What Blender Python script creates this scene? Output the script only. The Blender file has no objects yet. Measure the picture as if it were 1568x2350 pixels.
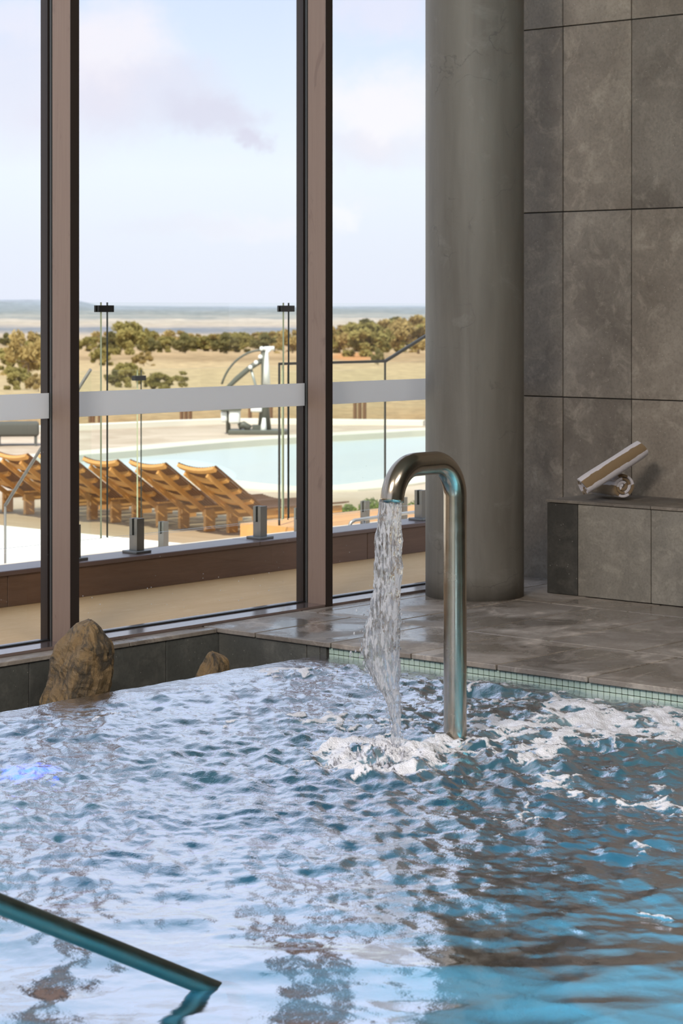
import bpy, bmesh, math, random
import numpy as np
from mathutils import Vector, Matrix, Quaternion
R = math.radians
C = bpy.context.scene.collection
SC = bpy.context.scene

# ------------------------------------------------------------------ camera
# world: x runs along the window wall, y runs along the pool coping / back wall, z up; floor of the room is z = 0
F = 5042.0; H = 1.33; A = R(41.08); SA, CA = math.sin(A), math.cos(A); HY = 707.0
cam = bpy.data.cameras.new('camera'); camo = bpy.data.objects.new('camera', cam); C.objects.link(camo)
camo.location = (0, 0, H); camo.rotation_euler = (R(90), 0, A - R(90))
cam.sensor_fit = 'HORIZONTAL'; cam.sensor_width = 24.0; cam.lens = F / 1568 * 24
cam.shift_y = (HY - 1175) / 1568
cam.clip_start = 0.1; cam.clip_end = 60000
cam.dof.use_dof = True; cam.dof.focus_distance = 7.6; cam.dof.aperture_fstop = 9.0
SC.camera = camo

# ------------------------------------------------------------------ exposure
vs = SC.view_settings
vs.view_transform = 'Standard'; vs.look = 'None'; vs.gamma = 1; vs.use_curve_mapping = False
vs.exposure = 0.0
SC.cycles.max_bounces = 14; SC.cycles.transmission_bounces = 12; SC.cycles.transparent_max_bounces = 16
SC.cycles.diffuse_bounces = 4; SC.cycles.glossy_bounces = 5
SC.cycles.sample_clamp_indirect = 6.0; SC.cycles.caustics_refractive = False; SC.cycles.caustics_reflective = False
SC.cycles.use_denoising = True

# ------------------------------------------------------------------ pixel helpers (a point of the photo on a known plane)
def xy(X, Y): return (X * SA + Y * CA, -X * CA + Y * SA)
def gp(px, py, z=0.0):
    Y = F * (H - z) / (py - HY); X = (px - 784) * Y / F
    u, v = xy(X, Y); return Vector((u, v, z))
def at(px, py, Y):
    X = (px - 784) * Y / F; u, v = xy(X, Y); return Vector((u, v, H - (py - HY) * Y / F))
def onv(px, v):
    k = (px - 784) / F; Y = v / (SA - k * CA); return k * Y * SA + Y * CA

# ------------------------------------------------------------------ node helper
def new_mat(name):
    m = bpy.data.materials.new(name); m.use_nodes = True
    nt = m.node_tree; nt.nodes.clear()
    return m, nt
class N:
    def __init__(s, nt): s.nt = nt
    def n(s, t, **k):
        nd = s.nt.nodes.new(t)
        for a, b in k.items():
            if a == 'inp':
                for i, v in b.items():
                    if isinstance(v, bpy.types.NodeSocket): s.nt.links.new(v, nd.inputs[i])
                    else: nd.inputs[i].default_value = v
            else: setattr(nd, a, b)
        return nd
    def link(s, a, b): s.nt.links.new(a, b)
    def ramp(s, fac, stops, interp='LINEAR'):
        r = s.nt.nodes.new('ShaderNodeValToRGB'); cr = r.color_ramp; cr.interpolation = interp
        while len(cr.elements) > 1: cr.elements.remove(cr.elements[-1])
        for i, (p, c) in enumerate(stops):
            e = cr.elements[0] if i == 0 else cr.elements.new(p)
            e.position = p
            e.color = (c, c, c, 1) if isinstance(c, (int, float)) else (*c, 1)
        s.nt.links.new(fac, r.inputs[0]); return r.outputs[0]
    def mix(s, fac, a, b, mode='MIX'):
        m = s.nt.nodes.new('ShaderNodeMix'); m.data_type = 'RGBA'; m.blend_type = mode
        for i, v in ((0, fac), (6, a), (7, b)):
            if isinstance(v, bpy.types.NodeSocket): s.nt.links.new(v, m.inputs[i])
            else: m.inputs[i].default_value = v if i == 0 else (*v, 1)
        return m.outputs[2]
    def math(s, op, a, b=0.0, c=0.0, clamp=False):
        m = s.nt.nodes.new('ShaderNodeMath'); m.operation = op; m.use_clamp = clamp
        for i, v in enumerate((a, b, c)):
            if isinstance(v, bpy.types.NodeSocket): s.nt.links.new(v, m.inputs[i])
            else: m.inputs[i].default_value = v
        return m.outputs[0]
    def vmath(s, op, a, b=(0, 0, 0)):
        m = s.nt.nodes.new('ShaderNodeVectorMath'); m.operation = op
        for i, v in enumerate((a, b)):
            if isinstance(v, bpy.types.NodeSocket): s.nt.links.new(v, m.inputs[i])
            else: m.inputs[i].default_value = v
        return m.outputs[1] if op == 'LENGTH' else m.outputs[0]
    def noise(s, vec, scale, detail=4, rough=0.55, dist=0.0):
        return s.n('ShaderNodeTexNoise', inp={'Vector': vec, 'Scale': scale, 'Detail': detail, 'Roughness': rough, 'Distortion': dist}).outputs[0]
    def pos(s, scale=(1, 1, 1), obj_random=0.0):
        g = s.n('ShaderNodeNewGeometry').outputs['Position']
        v = s.vmath('MULTIPLY', g, scale)
        if obj_random:
            r = s.n('ShaderNodeObjectInfo').outputs['Random']
            c = s.n('ShaderNodeCombineXYZ', inp={0: s.math('MULTIPLY', r, obj_random), 1: s.math('MULTIPLY', r, obj_random * 1.7), 2: s.math('MULTIPLY', r, obj_random * .6)}).outputs[0]
            v = s.vmath('ADD', v, c)
        return v
    def out(s, sh, vol=None):
        o = s.n('ShaderNodeOutputMaterial'); s.link(sh, o.inputs[0])
        if vol: s.link(vol, o.inputs[1])
    def bump(s, h, strength=0.3, dist=0.01, normal=None):
        b = s.n('ShaderNodeBump', inp={'Height': h, 'Strength': strength, 'Distance': dist})
        if normal: s.link(normal, b.inputs['Normal'])
        return b.outputs[0]

# ------------------------------------------------------------------ world sky with thin clouds
w = bpy.data.worlds.new('sky'); SC.world = w; w.use_nodes = True
wt = w.node_tree; wt.nodes.clear(); q = N(wt)
d = q.n('ShaderNodeTexCoord').outputs['Generated']
dz = q.n('ShaderNodeSeparateXYZ', inp={0: d}).outputs[2]
base = q.ramp(q.math('MAXIMUM', dz, 0.0), [(0, (.73, .765, .885)), (.03, (.755, .80, .905)), (.062, (.79, .855, .945)), (.10, (.70, .79, .93)), (.15, (.61, .71, .93)), (.30, (.64, .735, .94)), (1, (.58, .68, .92))])
warp = q.n('ShaderNodeTexNoise', inp={'Vector': d, 'Scale': 22.0, 'Detail': 5, 'Roughness': .62}).outputs[1]
dw = q.vmath('ADD', d, q.vmath('MULTIPLY', q.vmath('SUBTRACT', warp, (.5, .5, .5)), (.07, .07, .045)))
def sky_dir(px, py):
    v = Vector(((px - 784) / F, 1, (HY - py) / F)).normalized(); a, b = xy(v.x, v.y); return (a, b, v.z)
def blob(px, py, rx, ry, lo=.25, hi=1.0):
    c = sky_dir(px, py); dd = q.vmath('SUBTRACT', dw, c)
    rot = q.n('ShaderNodeVectorRotate', rotation_type='Z_AXIS', inp={'Vector': dd, 'Angle': -(A - R(90))}).outputs[0]
    l = q.vmath('LENGTH', q.vmath('MULTIPLY', rot, (F / rx, 2.0, F / ry)))
    return q.n('ShaderNodeMapRange', interpolation_type='SMOOTHSTEP', inp={0: l, 1: lo, 2: hi, 3: 1.0, 4: 0.0}).outputs[0]
gen = q.noise(q.vmath('MULTIPLY', d, (1, 1, 2.6)), 7.0, 7, .6, .3)
genm = q.n('ShaderNodeMapRange', interpolation_type='SMOOTHSTEP', inp={0: gen, 1: .52, 2: .78, 3: 0.0, 4: .8}).outputs[0]
col = q.mix(genm, base, (.84, .83, .90))
for px, py, rx, ry, s, cc in [(250, 110, 170, 130, .85, (.85, .82, .885)), (880, 250, 190, 110, .9, (.88, .86, .91)), (60, 200, 190, 190, .5, (.76, .73, .84)),
                              (800, 490, 60, 40, .7, (.88, .88, .93)), (300, 220, 240, 90, .6, (.71, .69, .81)), (500, 262, 130, 62, .8, (.66, .66, .79)), (590, 310, 60, 26, .8, (.65, .64, .77)),
                              (860, 340, 170, 50, .45, (.74, .72, .82)), (600, 520, 190, 40, .5, (.84, .84, .91)), (430, 520, 200, 30, .35, (.74, .76, .86)), (880, 30, 150, 60, .5, (.80, .76, .87)), (20, 20, 90, 80, .5, (.82, .79, .88))]:
    col = q.mix(q.math('MULTIPLY', blob(px, py, rx * 1.25, ry * 1.25), s), col, cc)
lowz = q.n('ShaderNodeMapRange', inp={0: dz, 1: -.02, 2: 0.0, 3: 0.0, 4: 1.0}).outputs[0]
col = q.mix(lowz, (.45, .38, .28), col)
bg = q.n('ShaderNodeBackground', inp={0: col, 1: 1.18})
wo = q.n('ShaderNodeOutputWorld'); q.link(bg.outputs[0], wo.inputs[0])

# ------------------------------------------------------------------ sun and added room fill lights
sun = bpy.data.lights.new('sun', 'SUN'); so = bpy.data.objects.new('sun', sun); C.objects.link(so)
sun.energy = 5.6; sun.angle = R(.6); sun.color = (1, .93, .82)
so.rotation_euler = Vector((-.64, -.30, .93)).to_track_quat('Z', 'Y').to_euler()
def area(name, loc, size, energy, color, target=None, shape='RECTANGLE', sy=None):
    l = bpy.data.lights.new(name, 'AREA'); o = bpy.data.objects.new(name, l); C.objects.link(o)
    l.shape = shape; l.size = size; l.size_y = sy or size; l.energy = energy; l.color = color
    o.location = loc
    dirv = (Vector(target) - Vector(loc)) if target else Vector((0, 0, -1))
    o.rotation_euler = dirv.to_track_quat('-Z', 'Y').to_euler(); return o
area('room_fill', (.2, 2.9, 4.2), 1.8, 430, (1, .94, .87), (8.6, 4.6, .2), sy=.6)  # unseen area lights added to brighten the room, no fixtures modelled
area('room_fill', (3.4, .6, 4.25), 2.0, 160, (1, .95, .89), (6.2, 4.6, 0), sy=.6)
# unseen underwater area lights, added for the blue glow in the pool
def spot(name, loc, e, col, r=.08):
    l = bpy.data.lights.new(name, 'POINT'); o = bpy.data.objects.new(name, l); C.objects.link(o)
    l.energy = e; l.color = col; l.shadow_soft_size = r; o.location = loc
for p_, t_, e_ in (((3.3, 1.3, -.18), (3.83, 1.76, -1.18), 50), ((5.3, 1.5, -.18), (5.1, 2.17, -1.18), 105), ((1.6, 3.2, -.18), (2.2, 3.5, -1.18), 16)):
    area('pool_glow_fill', p_, 1.6, e_, (.55, .84, 1), t_, sy=1.0).data.spread = R(108)

# ------------------------------------------------------------------ mesh helpers
def box(bm, x0, x1, y0, y1, z0, z1, mi=0):
    v = [bm.verts.new(p) for p in ((x0, y0, z0), (x1, y0, z0), (x1, y1, z0), (x0, y1, z0), (x0, y0, z1), (x1, y0, z1), (x1, y1, z1), (x0, y1, z1))]
    fs = []
    for f in ((3, 2, 1, 0), (4, 5, 6, 7), (0, 1, 5, 4), (1, 2, 6, 5), (2, 3, 7, 6), (3, 0, 4, 7)):
        fc = bm.faces.new([v[i] for i in f]); fc.material_index = mi; fs.append(fc)
    return fs
def bevel(bm, w, seg=1):
    bmesh.ops.bevel(bm, geom=bm.edges[:], offset=w, segments=seg, affect='EDGES', profile=.5)
def mesh(bm, name, smooth=False):
    bmesh.ops.recalc_face_normals(bm, faces=bm.faces[:])
    me = bpy.data.meshes.new(name); bm.to_mesh(me); bm.free()
    if smooth:
        for p in me.polygons: p.use_smooth = True
    return me
def obj(name, bm, mat, parent=None, smooth=False, loc=None):
    me = mesh(bm, name, smooth) if isinstance(bm, bmesh.types.BMesh) else bm
    if mat is not None and len(me.materials) == 0:
        for m in (mat if isinstance(mat, (list, tuple)) else [mat]): me.materials.append(m)
    o = bpy.data.objects.new(name, me); C.objects.link(o)
    if parent: o.parent = parent
    if loc: o.location = loc
    return o
def tag(o, label=None, cat=None, group=None, kind=None):
    if label: o['label'] = label
    if cat: o['category'] = cat
    if group: o['group'] = group
    if kind: o['kind'] = kind
    return o
def empty(name, loc=(0, 0, 0), rz=0.0):
    o = bpy.data.objects.new(name, None); C.objects.link(o); o.location = loc; o.rotation_euler = (0, 0, rz); o.empty_display_size = .1; return o
def boxobj(name, dims, mat, parent=None, bev=0.0):
    bm = bmesh.new(); box(bm, *dims)
    if bev: bevel(bm, bev)
    return obj(name, bm, mat, parent)
def copy_tree(o, parent=None):
    c = o.copy(); C.objects.link(c); c.parent = parent
    for ch in o.children: copy_tree(ch, c)
    return c
def tube(bm, pts, r, seg=24, cap=True, radii=None):
    pts = [Vector(p) for p in pts]; rings = []
    t0 = (pts[1] - pts[0]).normalized()
    up = Vector((0, 0, 1)) if abs(t0.z) < .9 else Vector((1, 0, 0))
    nrm = (up - t0 * up.dot(t0)).normalized()
    for i, p in enumerate(pts):
        if i == 0: t = t0
        elif i == len(pts) - 1: t = (pts[-1] - pts[-2]).normalized()
        else: t = ((pts[i + 1] - p).normalized() + (p - pts[i - 1]).normalized()).normalized()
        nrm = (nrm - t * nrm.dot(t)).normalized(); b = t.cross(nrm)
        rr = radii[i] if radii else r
        rings.append([bm.verts.new(p + (nrm * math.cos(a) + b * math.sin(a)) * rr) for a in [2 * math.pi * k / seg for k in range(seg)]])
    for a, b in zip(rings, rings[1:]):
        for k in range(seg): bm.faces.new((a[k], a[(k + 1) % seg], b[(k + 1) % seg], b[k])).smooth = True
    if cap: bm.faces.new(rings[0][::-1]); bm.faces.new(rings[-1])
    return rings
def prism(bm, poly, z0, z1, mi=0):
    lo = [bm.verts.new((p[0], p[1], z0)) for p in poly]; hi = [bm.verts.new((p[0], p[1], z1)) for p in poly]
    n = len(poly); bm.faces.new(hi).material_index = mi; bm.faces.new(lo[::-1]).material_index = mi
    for k in range(n): bm.faces.new((lo[k], lo[(k + 1) % n], hi[(k + 1) % n], hi[k])).material_index = mi

# value noise in numpy
rng = np.random.RandomState(7)
_tab = rng.rand(256, 256)
def vnoise(x, y):
    xi = np.floor(x).astype(int); yi = np.floor(y).astype(int); fx = x - xi; fy = y - yi
    fx = fx * fx * fx * (fx * (fx * 6 - 15) + 10); fy = fy * fy * fy * (fy * (fy * 6 - 15) + 10)
    g = lambda a, b: _tab[a & 255, b & 255]
    return (g(xi, yi) * (1 - fx) + g(xi + 1, yi) * fx) * (1 - fy) + (g(xi, yi + 1) * (1 - fx) + g(xi + 1, yi + 1) * fx) * fy
def fbm(x, y, o=4, g=.5):
    s = 0; a = 1; t = 0
    for i in range(o):
        s = s + a * vnoise(x + 13.7 * i, y + 7.3 * i); t += a; a *= g; x = x * 2.03; y = y * 2.03
    return s / t
def sstep(a, b, x):
    t = np.clip((x - a) / (b - a), 0, 1); return t * t * (3 - 2 * t)

# ------------------------------------------------------------------ materials
def pbr(name, color, rough=.5, metal=0.0, spec=.5, bumpn=None, var=0.0, vscale=3.0):
    m, nt = new_mat(name); k = N(nt)
    p = k.n('ShaderNodeBsdfPrincipled', inp={'Base Color': (*color, 1), 'Roughness': rough, 'Metallic': metal, 'Specular IOR Level': spec})
    if var:
        nn = k.noise(k.pos(), vscale, 5)
        k.link(k.mix(nn, [c * (1 - var) for c in color], [min(1, c * (1 + var)) for c in color]), p.inputs['Base Color'])
    if bumpn: k.link(k.bump(k.noise(k.pos(), bumpn[0], 5), bumpn[1], bumpn[2]), p.inputs['Normal'])
    k.out(p.outputs[0]); return m
def stone_tile(name, dark, light, accent, rough=(.55, .8), wet=False, scale=1.0):
    m, nt = new_mat(name); k = N(nt)
    v = k.pos(obj_random=37.0)
    n1 = k.noise(v, 2.2 * scale, 8, .62, .4); n2 = k.noise(v, 9 * scale, 6, .65, .8); n3 = k.noise(v, 70 * scale, 4, .6)
    c = k.mix(k.ramp(n1, [(.33, 0.0), (.68, 1.0)]), dark, light)
    c = k.mix(k.ramp(n2, [(.50, 0.0), (.66, .42), (.8, .6)]), c, accent)
    c = k.mix(k.math('MULTIPLY', k.ramp(n3, [(.3, 1.0), (.55, 0.0)]), .32), c, [x * .55 for x in dark])
    r = k.n('ShaderNodeObjectInfo').outputs['Random']
    c = k.mix(1.0, c, k.ramp(r, [(0, (.84, .84, .84)), (1, (1.12, 1.09, 1.05))]), 'MULTIPLY')
    sp = k.n('ShaderNodeTexVoronoi', inp={'Vector': v, 'Scale': 34.0 * scale}).outputs[0]
    c = k.mix(k.ramp(sp, [(.05, .5), (.09, 0.0)]), c, (.5, .47, .42))
    ro = k.n('ShaderNodeMapRange', inp={0: n2, 1: .35, 2: .7, 3: rough[0], 4: rough[1]}).outputs[0]
    bs = .35
    if wet:
        g = k.pos((1, 1, 1))
        wn = k.noise(g, 2.4, 6, .6, .6); wm = k.ramp(wn, [(.42, 1.0), (.56, 0.0)])
        ro = k.mix(wm, ro, (.10, .10, .10)); ro2 = k.noise(g, 40, 3); ro = k.math('ADD', ro, k.math('MULTIPLY', ro2, .12))
        c = k.mix(k.math('MULTIPLY', wm, .45), c, [x * .5 for x in dark]); bs = .22
        res = k.ramp(k.noise(k.pos((1, 1.4, 1)), 3.2, 8, .7, .8), [(.53, 0.0), (.66, .75)])
        c = k.mix(k.math('MULTIPLY', res, .7), c, [x * 1.9 for x in light])
    p = k.n('ShaderNodeBsdfPrincipled', inp={'Base Color': c, 'Roughness': ro, 'IOR': 1.65 if wet else 1.5})
    hgt = k.math('ADD', k.math('MULTIPLY', n2, .7), k.math('MULTIPLY', n3, .35))
    k.link(k.bump(hgt, bs, .006), p.inputs['Normal'])
    k.out(p.outputs[0]); return m
M = {}
M['wall_tile'] = stone_tile('wall_tile', (.145, .12, .097), (.275, .238, .198), (.42, .37, .31))
M['dark_tile'] = stone_tile('dark_tile', (.035, .033, .029), (.07, .066, .058), (.12, .11, .095))
M['trough_tile'] = stone_tile('trough_tile', (.075, .075, .068), (.13, .13, .118), (.2, .19, .17))
M['bench_tile'] = stone_tile('bench_tile', (.21, .188, .155), (.35, .315, .265), (.50, .45, .37), scale=1.3)
M['floor_tile'] = stone_tile('floor_tile', (.25, .21, .178), (.40, .345, .30), (.50, .45, .40), wet=True)
M['grout'] = pbr('grout', (.035, .032, .028), .9)
M['pale_grout'] = pbr('pale_grout', (.42, .46, .42), .8)
def concrete():
    m, nt = new_mat('column_concrete'); k = N(nt)
    v = k.pos(); vs_ = k.pos((3, 3, .35))
    n1 = k.noise(vs_, 3.0, 6, .6, .3); n2 = k.noise(v, 6, 7, .65, .6); n3 = k.noise(v, 90, 3)
    c = k.mix(k.ramp(n1, [(.3, 0.0), (.7, 1.0)]), (.13, .117, .098), (.195, .18, .155))
    c = k.mix(k.ramp(n2, [(.58, 0.0), (.75, .4)]), c, (.3, .29, .265))
    cr = k.n('ShaderNodeTexVoronoi', feature='DISTANCE_TO_EDGE', inp={'Vector': k.vmath('ADD', v, k.vmath('MULTIPLY', k.n('ShaderNodeTexNoise', inp={'Vector': v, 'Scale': 4.0, 'Detail': 5}).outputs[1], (.5, .5, .5))), 'Scale': 1.6}).outputs[0]
    cm = k.math('MULTIPLY', k.ramp(cr, [(.0, 1.0), (.008, 0.0)]), k.ramp(n2, [(.45, 0.0), (.6, .6)]))
    c = k.mix(cm, c, (.07, .065, .06))
    p = k.n('ShaderNodeBsdfPrincipled', inp={'Base Color': c, 'Roughness': .55})
    k.link(k.bump(k.math('ADD', n2, k.math('MULTIPLY', n3, .15)), .18, .01), p.inputs['Normal']); k.out(p.outputs[0]); return m
M['column'] = concrete()
def brushed(name, c1, c2, rough, axis=(60, 60, 1)):
    m, nt = new_mat(name); k = N(nt)
    n1 = k.noise(k.pos(axis), 4.0, 5, .6); n2 = k.noise(k.pos(), 14, 5, .6)
    c = k.mix(k.math('MULTIPLY', k.math('ADD', n1, n2), .5), c1, c2)
    p = k.n('ShaderNodeBsdfPrincipled', inp={'Base Color': c, 'Metallic': 1.0, 'Roughness': k.n('ShaderNodeMapRange', inp={0: n2, 1: .3, 2: .7, 3: rough * .75, 4: rough * 1.3}).outputs[0]})
    k.link(k.bump(n1, .05, .002), p.inputs['Normal']); k.out(p.outputs[0]); return m
M['steel'] = brushed('brushed_steel', (.33, .27, .205), (.54, .46, .37), .22)
M['rail_steel'] = brushed('rail_steel', (.10, .125, .11), (.16, .19, .165), .38)
M['spigot'] = brushed('spigot_steel', (.19, .185, .17), (.30, .29, .27), .4)
def mullion_mat():
    m, nt = new_mat('bronze_aluminium'); k = N(nt)
    n1 = k.noise(k.pos((30, 30, 1.2)), 3, 4); n2 = k.noise(k.pos((1, 1, .35)), 11, 5, .6, 1.0)
    c = k.mix(n1, (.23, .155, .122), (.29, .205, .162))
    c = k.mix(k.ramp(n2, [(.60, 0.0), (.68, .5)]), c, (.16, .10, .08))
    p = k.n('ShaderNodeBsdfPrincipled', inp={'Base Color': c, 'Roughness': .42, 'Specular IOR Level': .5}); k.out(p.outputs[0]); return m
M['bronze'] = mullion_mat()
M['dark_shade_bronze'] = pbr('dark_shade_bronze_face', (.028, .018, .015), .4)  # dark frame tone; on the mullion fronts it carries painted shade
M['sill'] = pbr('sill_metal', (.36, .28, .26), .14, 0.75, .8)
M['gasket'] = pbr('black_gasket', (.006, .006, .006), .5)
M['gasket_grey'] = pbr('grey_gasket', (.07, .072, .07), .4)
def glass(name, tint, refl=1.0, spots=False):
    m, nt = new_mat(name); k = N(nt)
    gn_ = k.n('ShaderNodeNewGeometry').outputs['Backfacing']
    fr = k.math('MULTIPLY', k.math('MULTIPLY', k.n('ShaderNodeFresnel', inp={'IOR': 1.45}).outputs[0], refl), k.math('SUBTRACT', 1.0, gn_))
    t = k.n('ShaderNodeBsdfTransparent', inp={0: (*tint, 1)}); g = k.n('ShaderNodeBsdfGlossy', inp={0: (1, 1, 1, 1), 1: 0.0})
    mx = k.n('ShaderNodeMixShader', inp={0: fr, 1: t.outputs[0], 2: g.outputs[0]}); sh = mx.outputs[0]
    if spots:   # dried splash spots on the room side
        v = k.pos(); vo = k.n('ShaderNodeTexVoronoi', inp={'Vector': v, 'Scale': 42.0}); sp = k.ramp(vo.outputs[0], [(.07, 1.0), (.11, 0.0)])
        z = k.n('ShaderNodeSeparateXYZ', inp={0: v}).outputs[2]
        fade = k.ramp(k.math('MULTIPLY', z, .8), [(.0, .9), (.5, 0.25), (.9, 0.0)])
        gate = k.ramp(k.noise(v, 3.5, 3), [(.5, 0.0), (.6, 1.0)])
        rnd = k.ramp(k.n('ShaderNodeSeparateColor', inp={0: vo.outputs[1]}).outputs[0], [(.72, 0.0), (.74, 1.0)])
        df = k.n('ShaderNodeBsdfTranslucent', inp={0: (.9, .9, .88, 1)})
        sh = k.n('ShaderNodeMixShader', inp={0: k.math('MULTIPLY', k.math('MULTIPLY', k.math('MULTIPLY', sp, fade), gate), rnd), 1: sh, 2: df.outputs[0]}).outputs[0]
    k.out(sh); return m
M['pane'] = glass('window_glass', (.985, .99, .985), .8, True)
M['fence_glass'] = glass('fence_glass', (.97, .985, .975), .7)
M['glass_edge'] = pbr('glass_edge', (.012, .022, .018), .2)
M['glass_edge_pale'] = pbr('glass_edge_pale', (.42, .45, .28), .2)
def film():
    m, nt = new_mat('frosted_film'); k = N(nt)
    a = k.n('ShaderNodeBsdfTranslucent', inp={0: (.92, .92, .93, 1)}); b = k.n('ShaderNodeBsdfDiffuse', inp={0: (.8, .8, .8, 1)})
    k.out(k.n('ShaderNodeMixShader', inp={0: .45, 1: a.outputs[0], 2: b.outputs[0]}).outputs[0]); return m
M['film'] = film()
def mosaic(name, c1, c2):
    m, nt = new_mat(name); k = N(nt); r = k.n('ShaderNodeObjectInfo').outputs['Random']
    n1 = k.noise(k.pos(), 60, 4)
    c = k.mix(k.math('ADD', k.math('MULTIPLY', r, .7), k.math('MULTIPLY', n1, .3)), c1, c2)
    k.out(k.n('ShaderNodeBsdfPrincipled', inp={'Base Color': c, 'Roughness': .22}).outputs[0]); return m
M['mosaic'] = mosaic('green_mosaic', (.50, .64, .54), (.64, .76, .67))
M['tan_mosaic'] = mosaic('tan_mosaic', (.30, .25, .14), (.40, .34, .21))
def pool_floor():
    m, nt = new_mat('pool_floor_mosaic'); k = N(nt)
    v = k.pos()
    br = k.n('ShaderNodeTexBrick', offset=0.0, inp={'Vector': v, 'Color1': (.17, .44, .56, 1), 'Color2': (.22, .50, .60, 1), 'Mortar': (.35, .65, .72, 1), 'Scale': 1.0, 'Mortar Size': .002, 'Brick Width': .026, 'Row Height': .026})
    c = k.mix(k.ramp(k.noise(v, 1.6, 4, .55, .5), [(.4, 0.0), (.65, .5)]), br.outputs[0], (.42, .68, .74))
    k.out(k.n('ShaderNodeBsdfPrincipled', inp={'Base Color': c, 'Roughness': .5}).outputs[0]); return m
M['pool_floor'] = pool_floor()
def terrace():
    m, nt = new_mat('terrace_concrete'); k = N(nt)
    n1 = k.noise(k.pos((1.2, 5, 1)), 1.6, 6, .6, .8); n2 = k.noise(k.pos((2, 6, 1)), 6, 6, .7, .6)
    c = k.mix(n1, (.62, .38, .17), (.76, .52, .27)); c = k.mix(k.ramp(n2, [(.55, 0.0), (.75, .55)]), c, (.86, .66, .40))
    p = k.n('ShaderNodeBsdfPrincipled', inp={'Base Color': c, 'Roughness': .7}); k.out(p.outputs[0]); return m
M['terrace'] = terrace()
def wood(name, c1, c2, axis, rough=.5, gl=.5):
    m, nt = new_mat(name); k = N(nt)
    n1 = k.noise(k.pos(axis, 9.0), 3.0, 6, .65, .6); n2 = k.noise(k.pos(axis, 9.0), 14.0, 4, .6)
    c = k.mix(k.math('ADD', k.math('MULTIPLY', n1, .75), k.math('MULTIPLY', n2, .25)), c1, c2)
    p = k.n('ShaderNodeBsdfPrincipled', inp={'Base Color': c, 'Roughness': rough, 'Specular IOR Level': gl})
    k.link(k.bump(n2, .1, .003), p.inputs['Normal']); k.out(p.outputs[0]); return m
M['upstand'] = wood('stained_timber', (.09, .044, .026), (.22, .125, .08), (1.0, 8, 12), .45)
M['capping'] = wood('capping_timber', (.10, .06, .055), (.17, .11, .10), (1.0, 8, 12), .3, .8)
M['lounger'] = wood('teak', (.45, .20, .05), (.76, .41, .13), (3, 3, 3), .5)
M['lounger_slat'] = wood('shaded_teak_slats', (.085, .035, .012), (.19, .08, .03), (3, 3, 3), .6)  # same teak, darkened so the shade under the backs is in its colour
def rockm():
    m, nt = new_mat('sandstone_rock'); k = N(nt); v = k.n('ShaderNodeTexCoord').outputs['Object']
    n1 = k.noise(v, 9, 8, .65, .6); n2 = k.noise(k.vmath('MULTIPLY', v, (1, 1, .35)), 22, 7, .7, 1.2); n3 = k.noise(v, 110, 4, .7)
    z = k.n('ShaderNodeSeparateXYZ', inp={0: v}).outputs
    c = k.mix(k.ramp(n1, [(.36, 0.0), (.62, 1.0)]), (.10, .08, .055), (.30, .225, .135))
    c = k.mix(k.ramp(n2, [(.46, 0.0), (.62, .8)]), c, (.36, .22, .085))
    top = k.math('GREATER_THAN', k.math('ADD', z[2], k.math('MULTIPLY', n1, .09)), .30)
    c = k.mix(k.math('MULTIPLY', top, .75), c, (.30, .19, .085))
    dk = k.ramp(k.noise(k.vmath('MULTIPLY', v, (1, 1, .6)), 13, 6, .7, .8), [(.40, .85), (.52, 0.0)])
    c = k.mix(dk, c, (.045, .04, .033))
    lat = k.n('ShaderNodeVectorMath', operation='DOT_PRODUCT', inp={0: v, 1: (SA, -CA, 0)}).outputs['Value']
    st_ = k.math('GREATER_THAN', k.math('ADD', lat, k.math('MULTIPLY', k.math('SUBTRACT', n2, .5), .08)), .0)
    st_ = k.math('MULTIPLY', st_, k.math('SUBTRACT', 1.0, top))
    c = k.mix(k.math('MULTIPLY', st_, .62), c, (.05, .045, .037))  # right of the ridge: shade of the front facet put into the colour
    p = k.n('ShaderNodeBsdfPrincipled', inp={'Base Color': c, 'Roughness': .62})
    k.link(k.bump(k.math('ADD', k.math('ADD', n2, n1), k.math('MULTIPLY', n3, .3)), .75, .02), p.inputs['Normal']); k.out(p.outputs[0]); return m
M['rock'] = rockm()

# ================================================================== THE ROOM
CEIL = 4.3
# ceiling
tag(boxobj('ceiling', (-6, 8.95, -3, 7.1, CEIL, CEIL + .25), pbr('ceiling_paint', (.25, .22, .19), .8)), 'dark ceiling slab high above the indoor pool', 'ceiling', kind='structure')
tag(boxobj('wall_rear', (-6.2, 8.95, -3.2, -3, -1.2, CEIL), M['wall_tile']), 'tiled wall behind the camera', 'wall', kind='structure')

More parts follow.
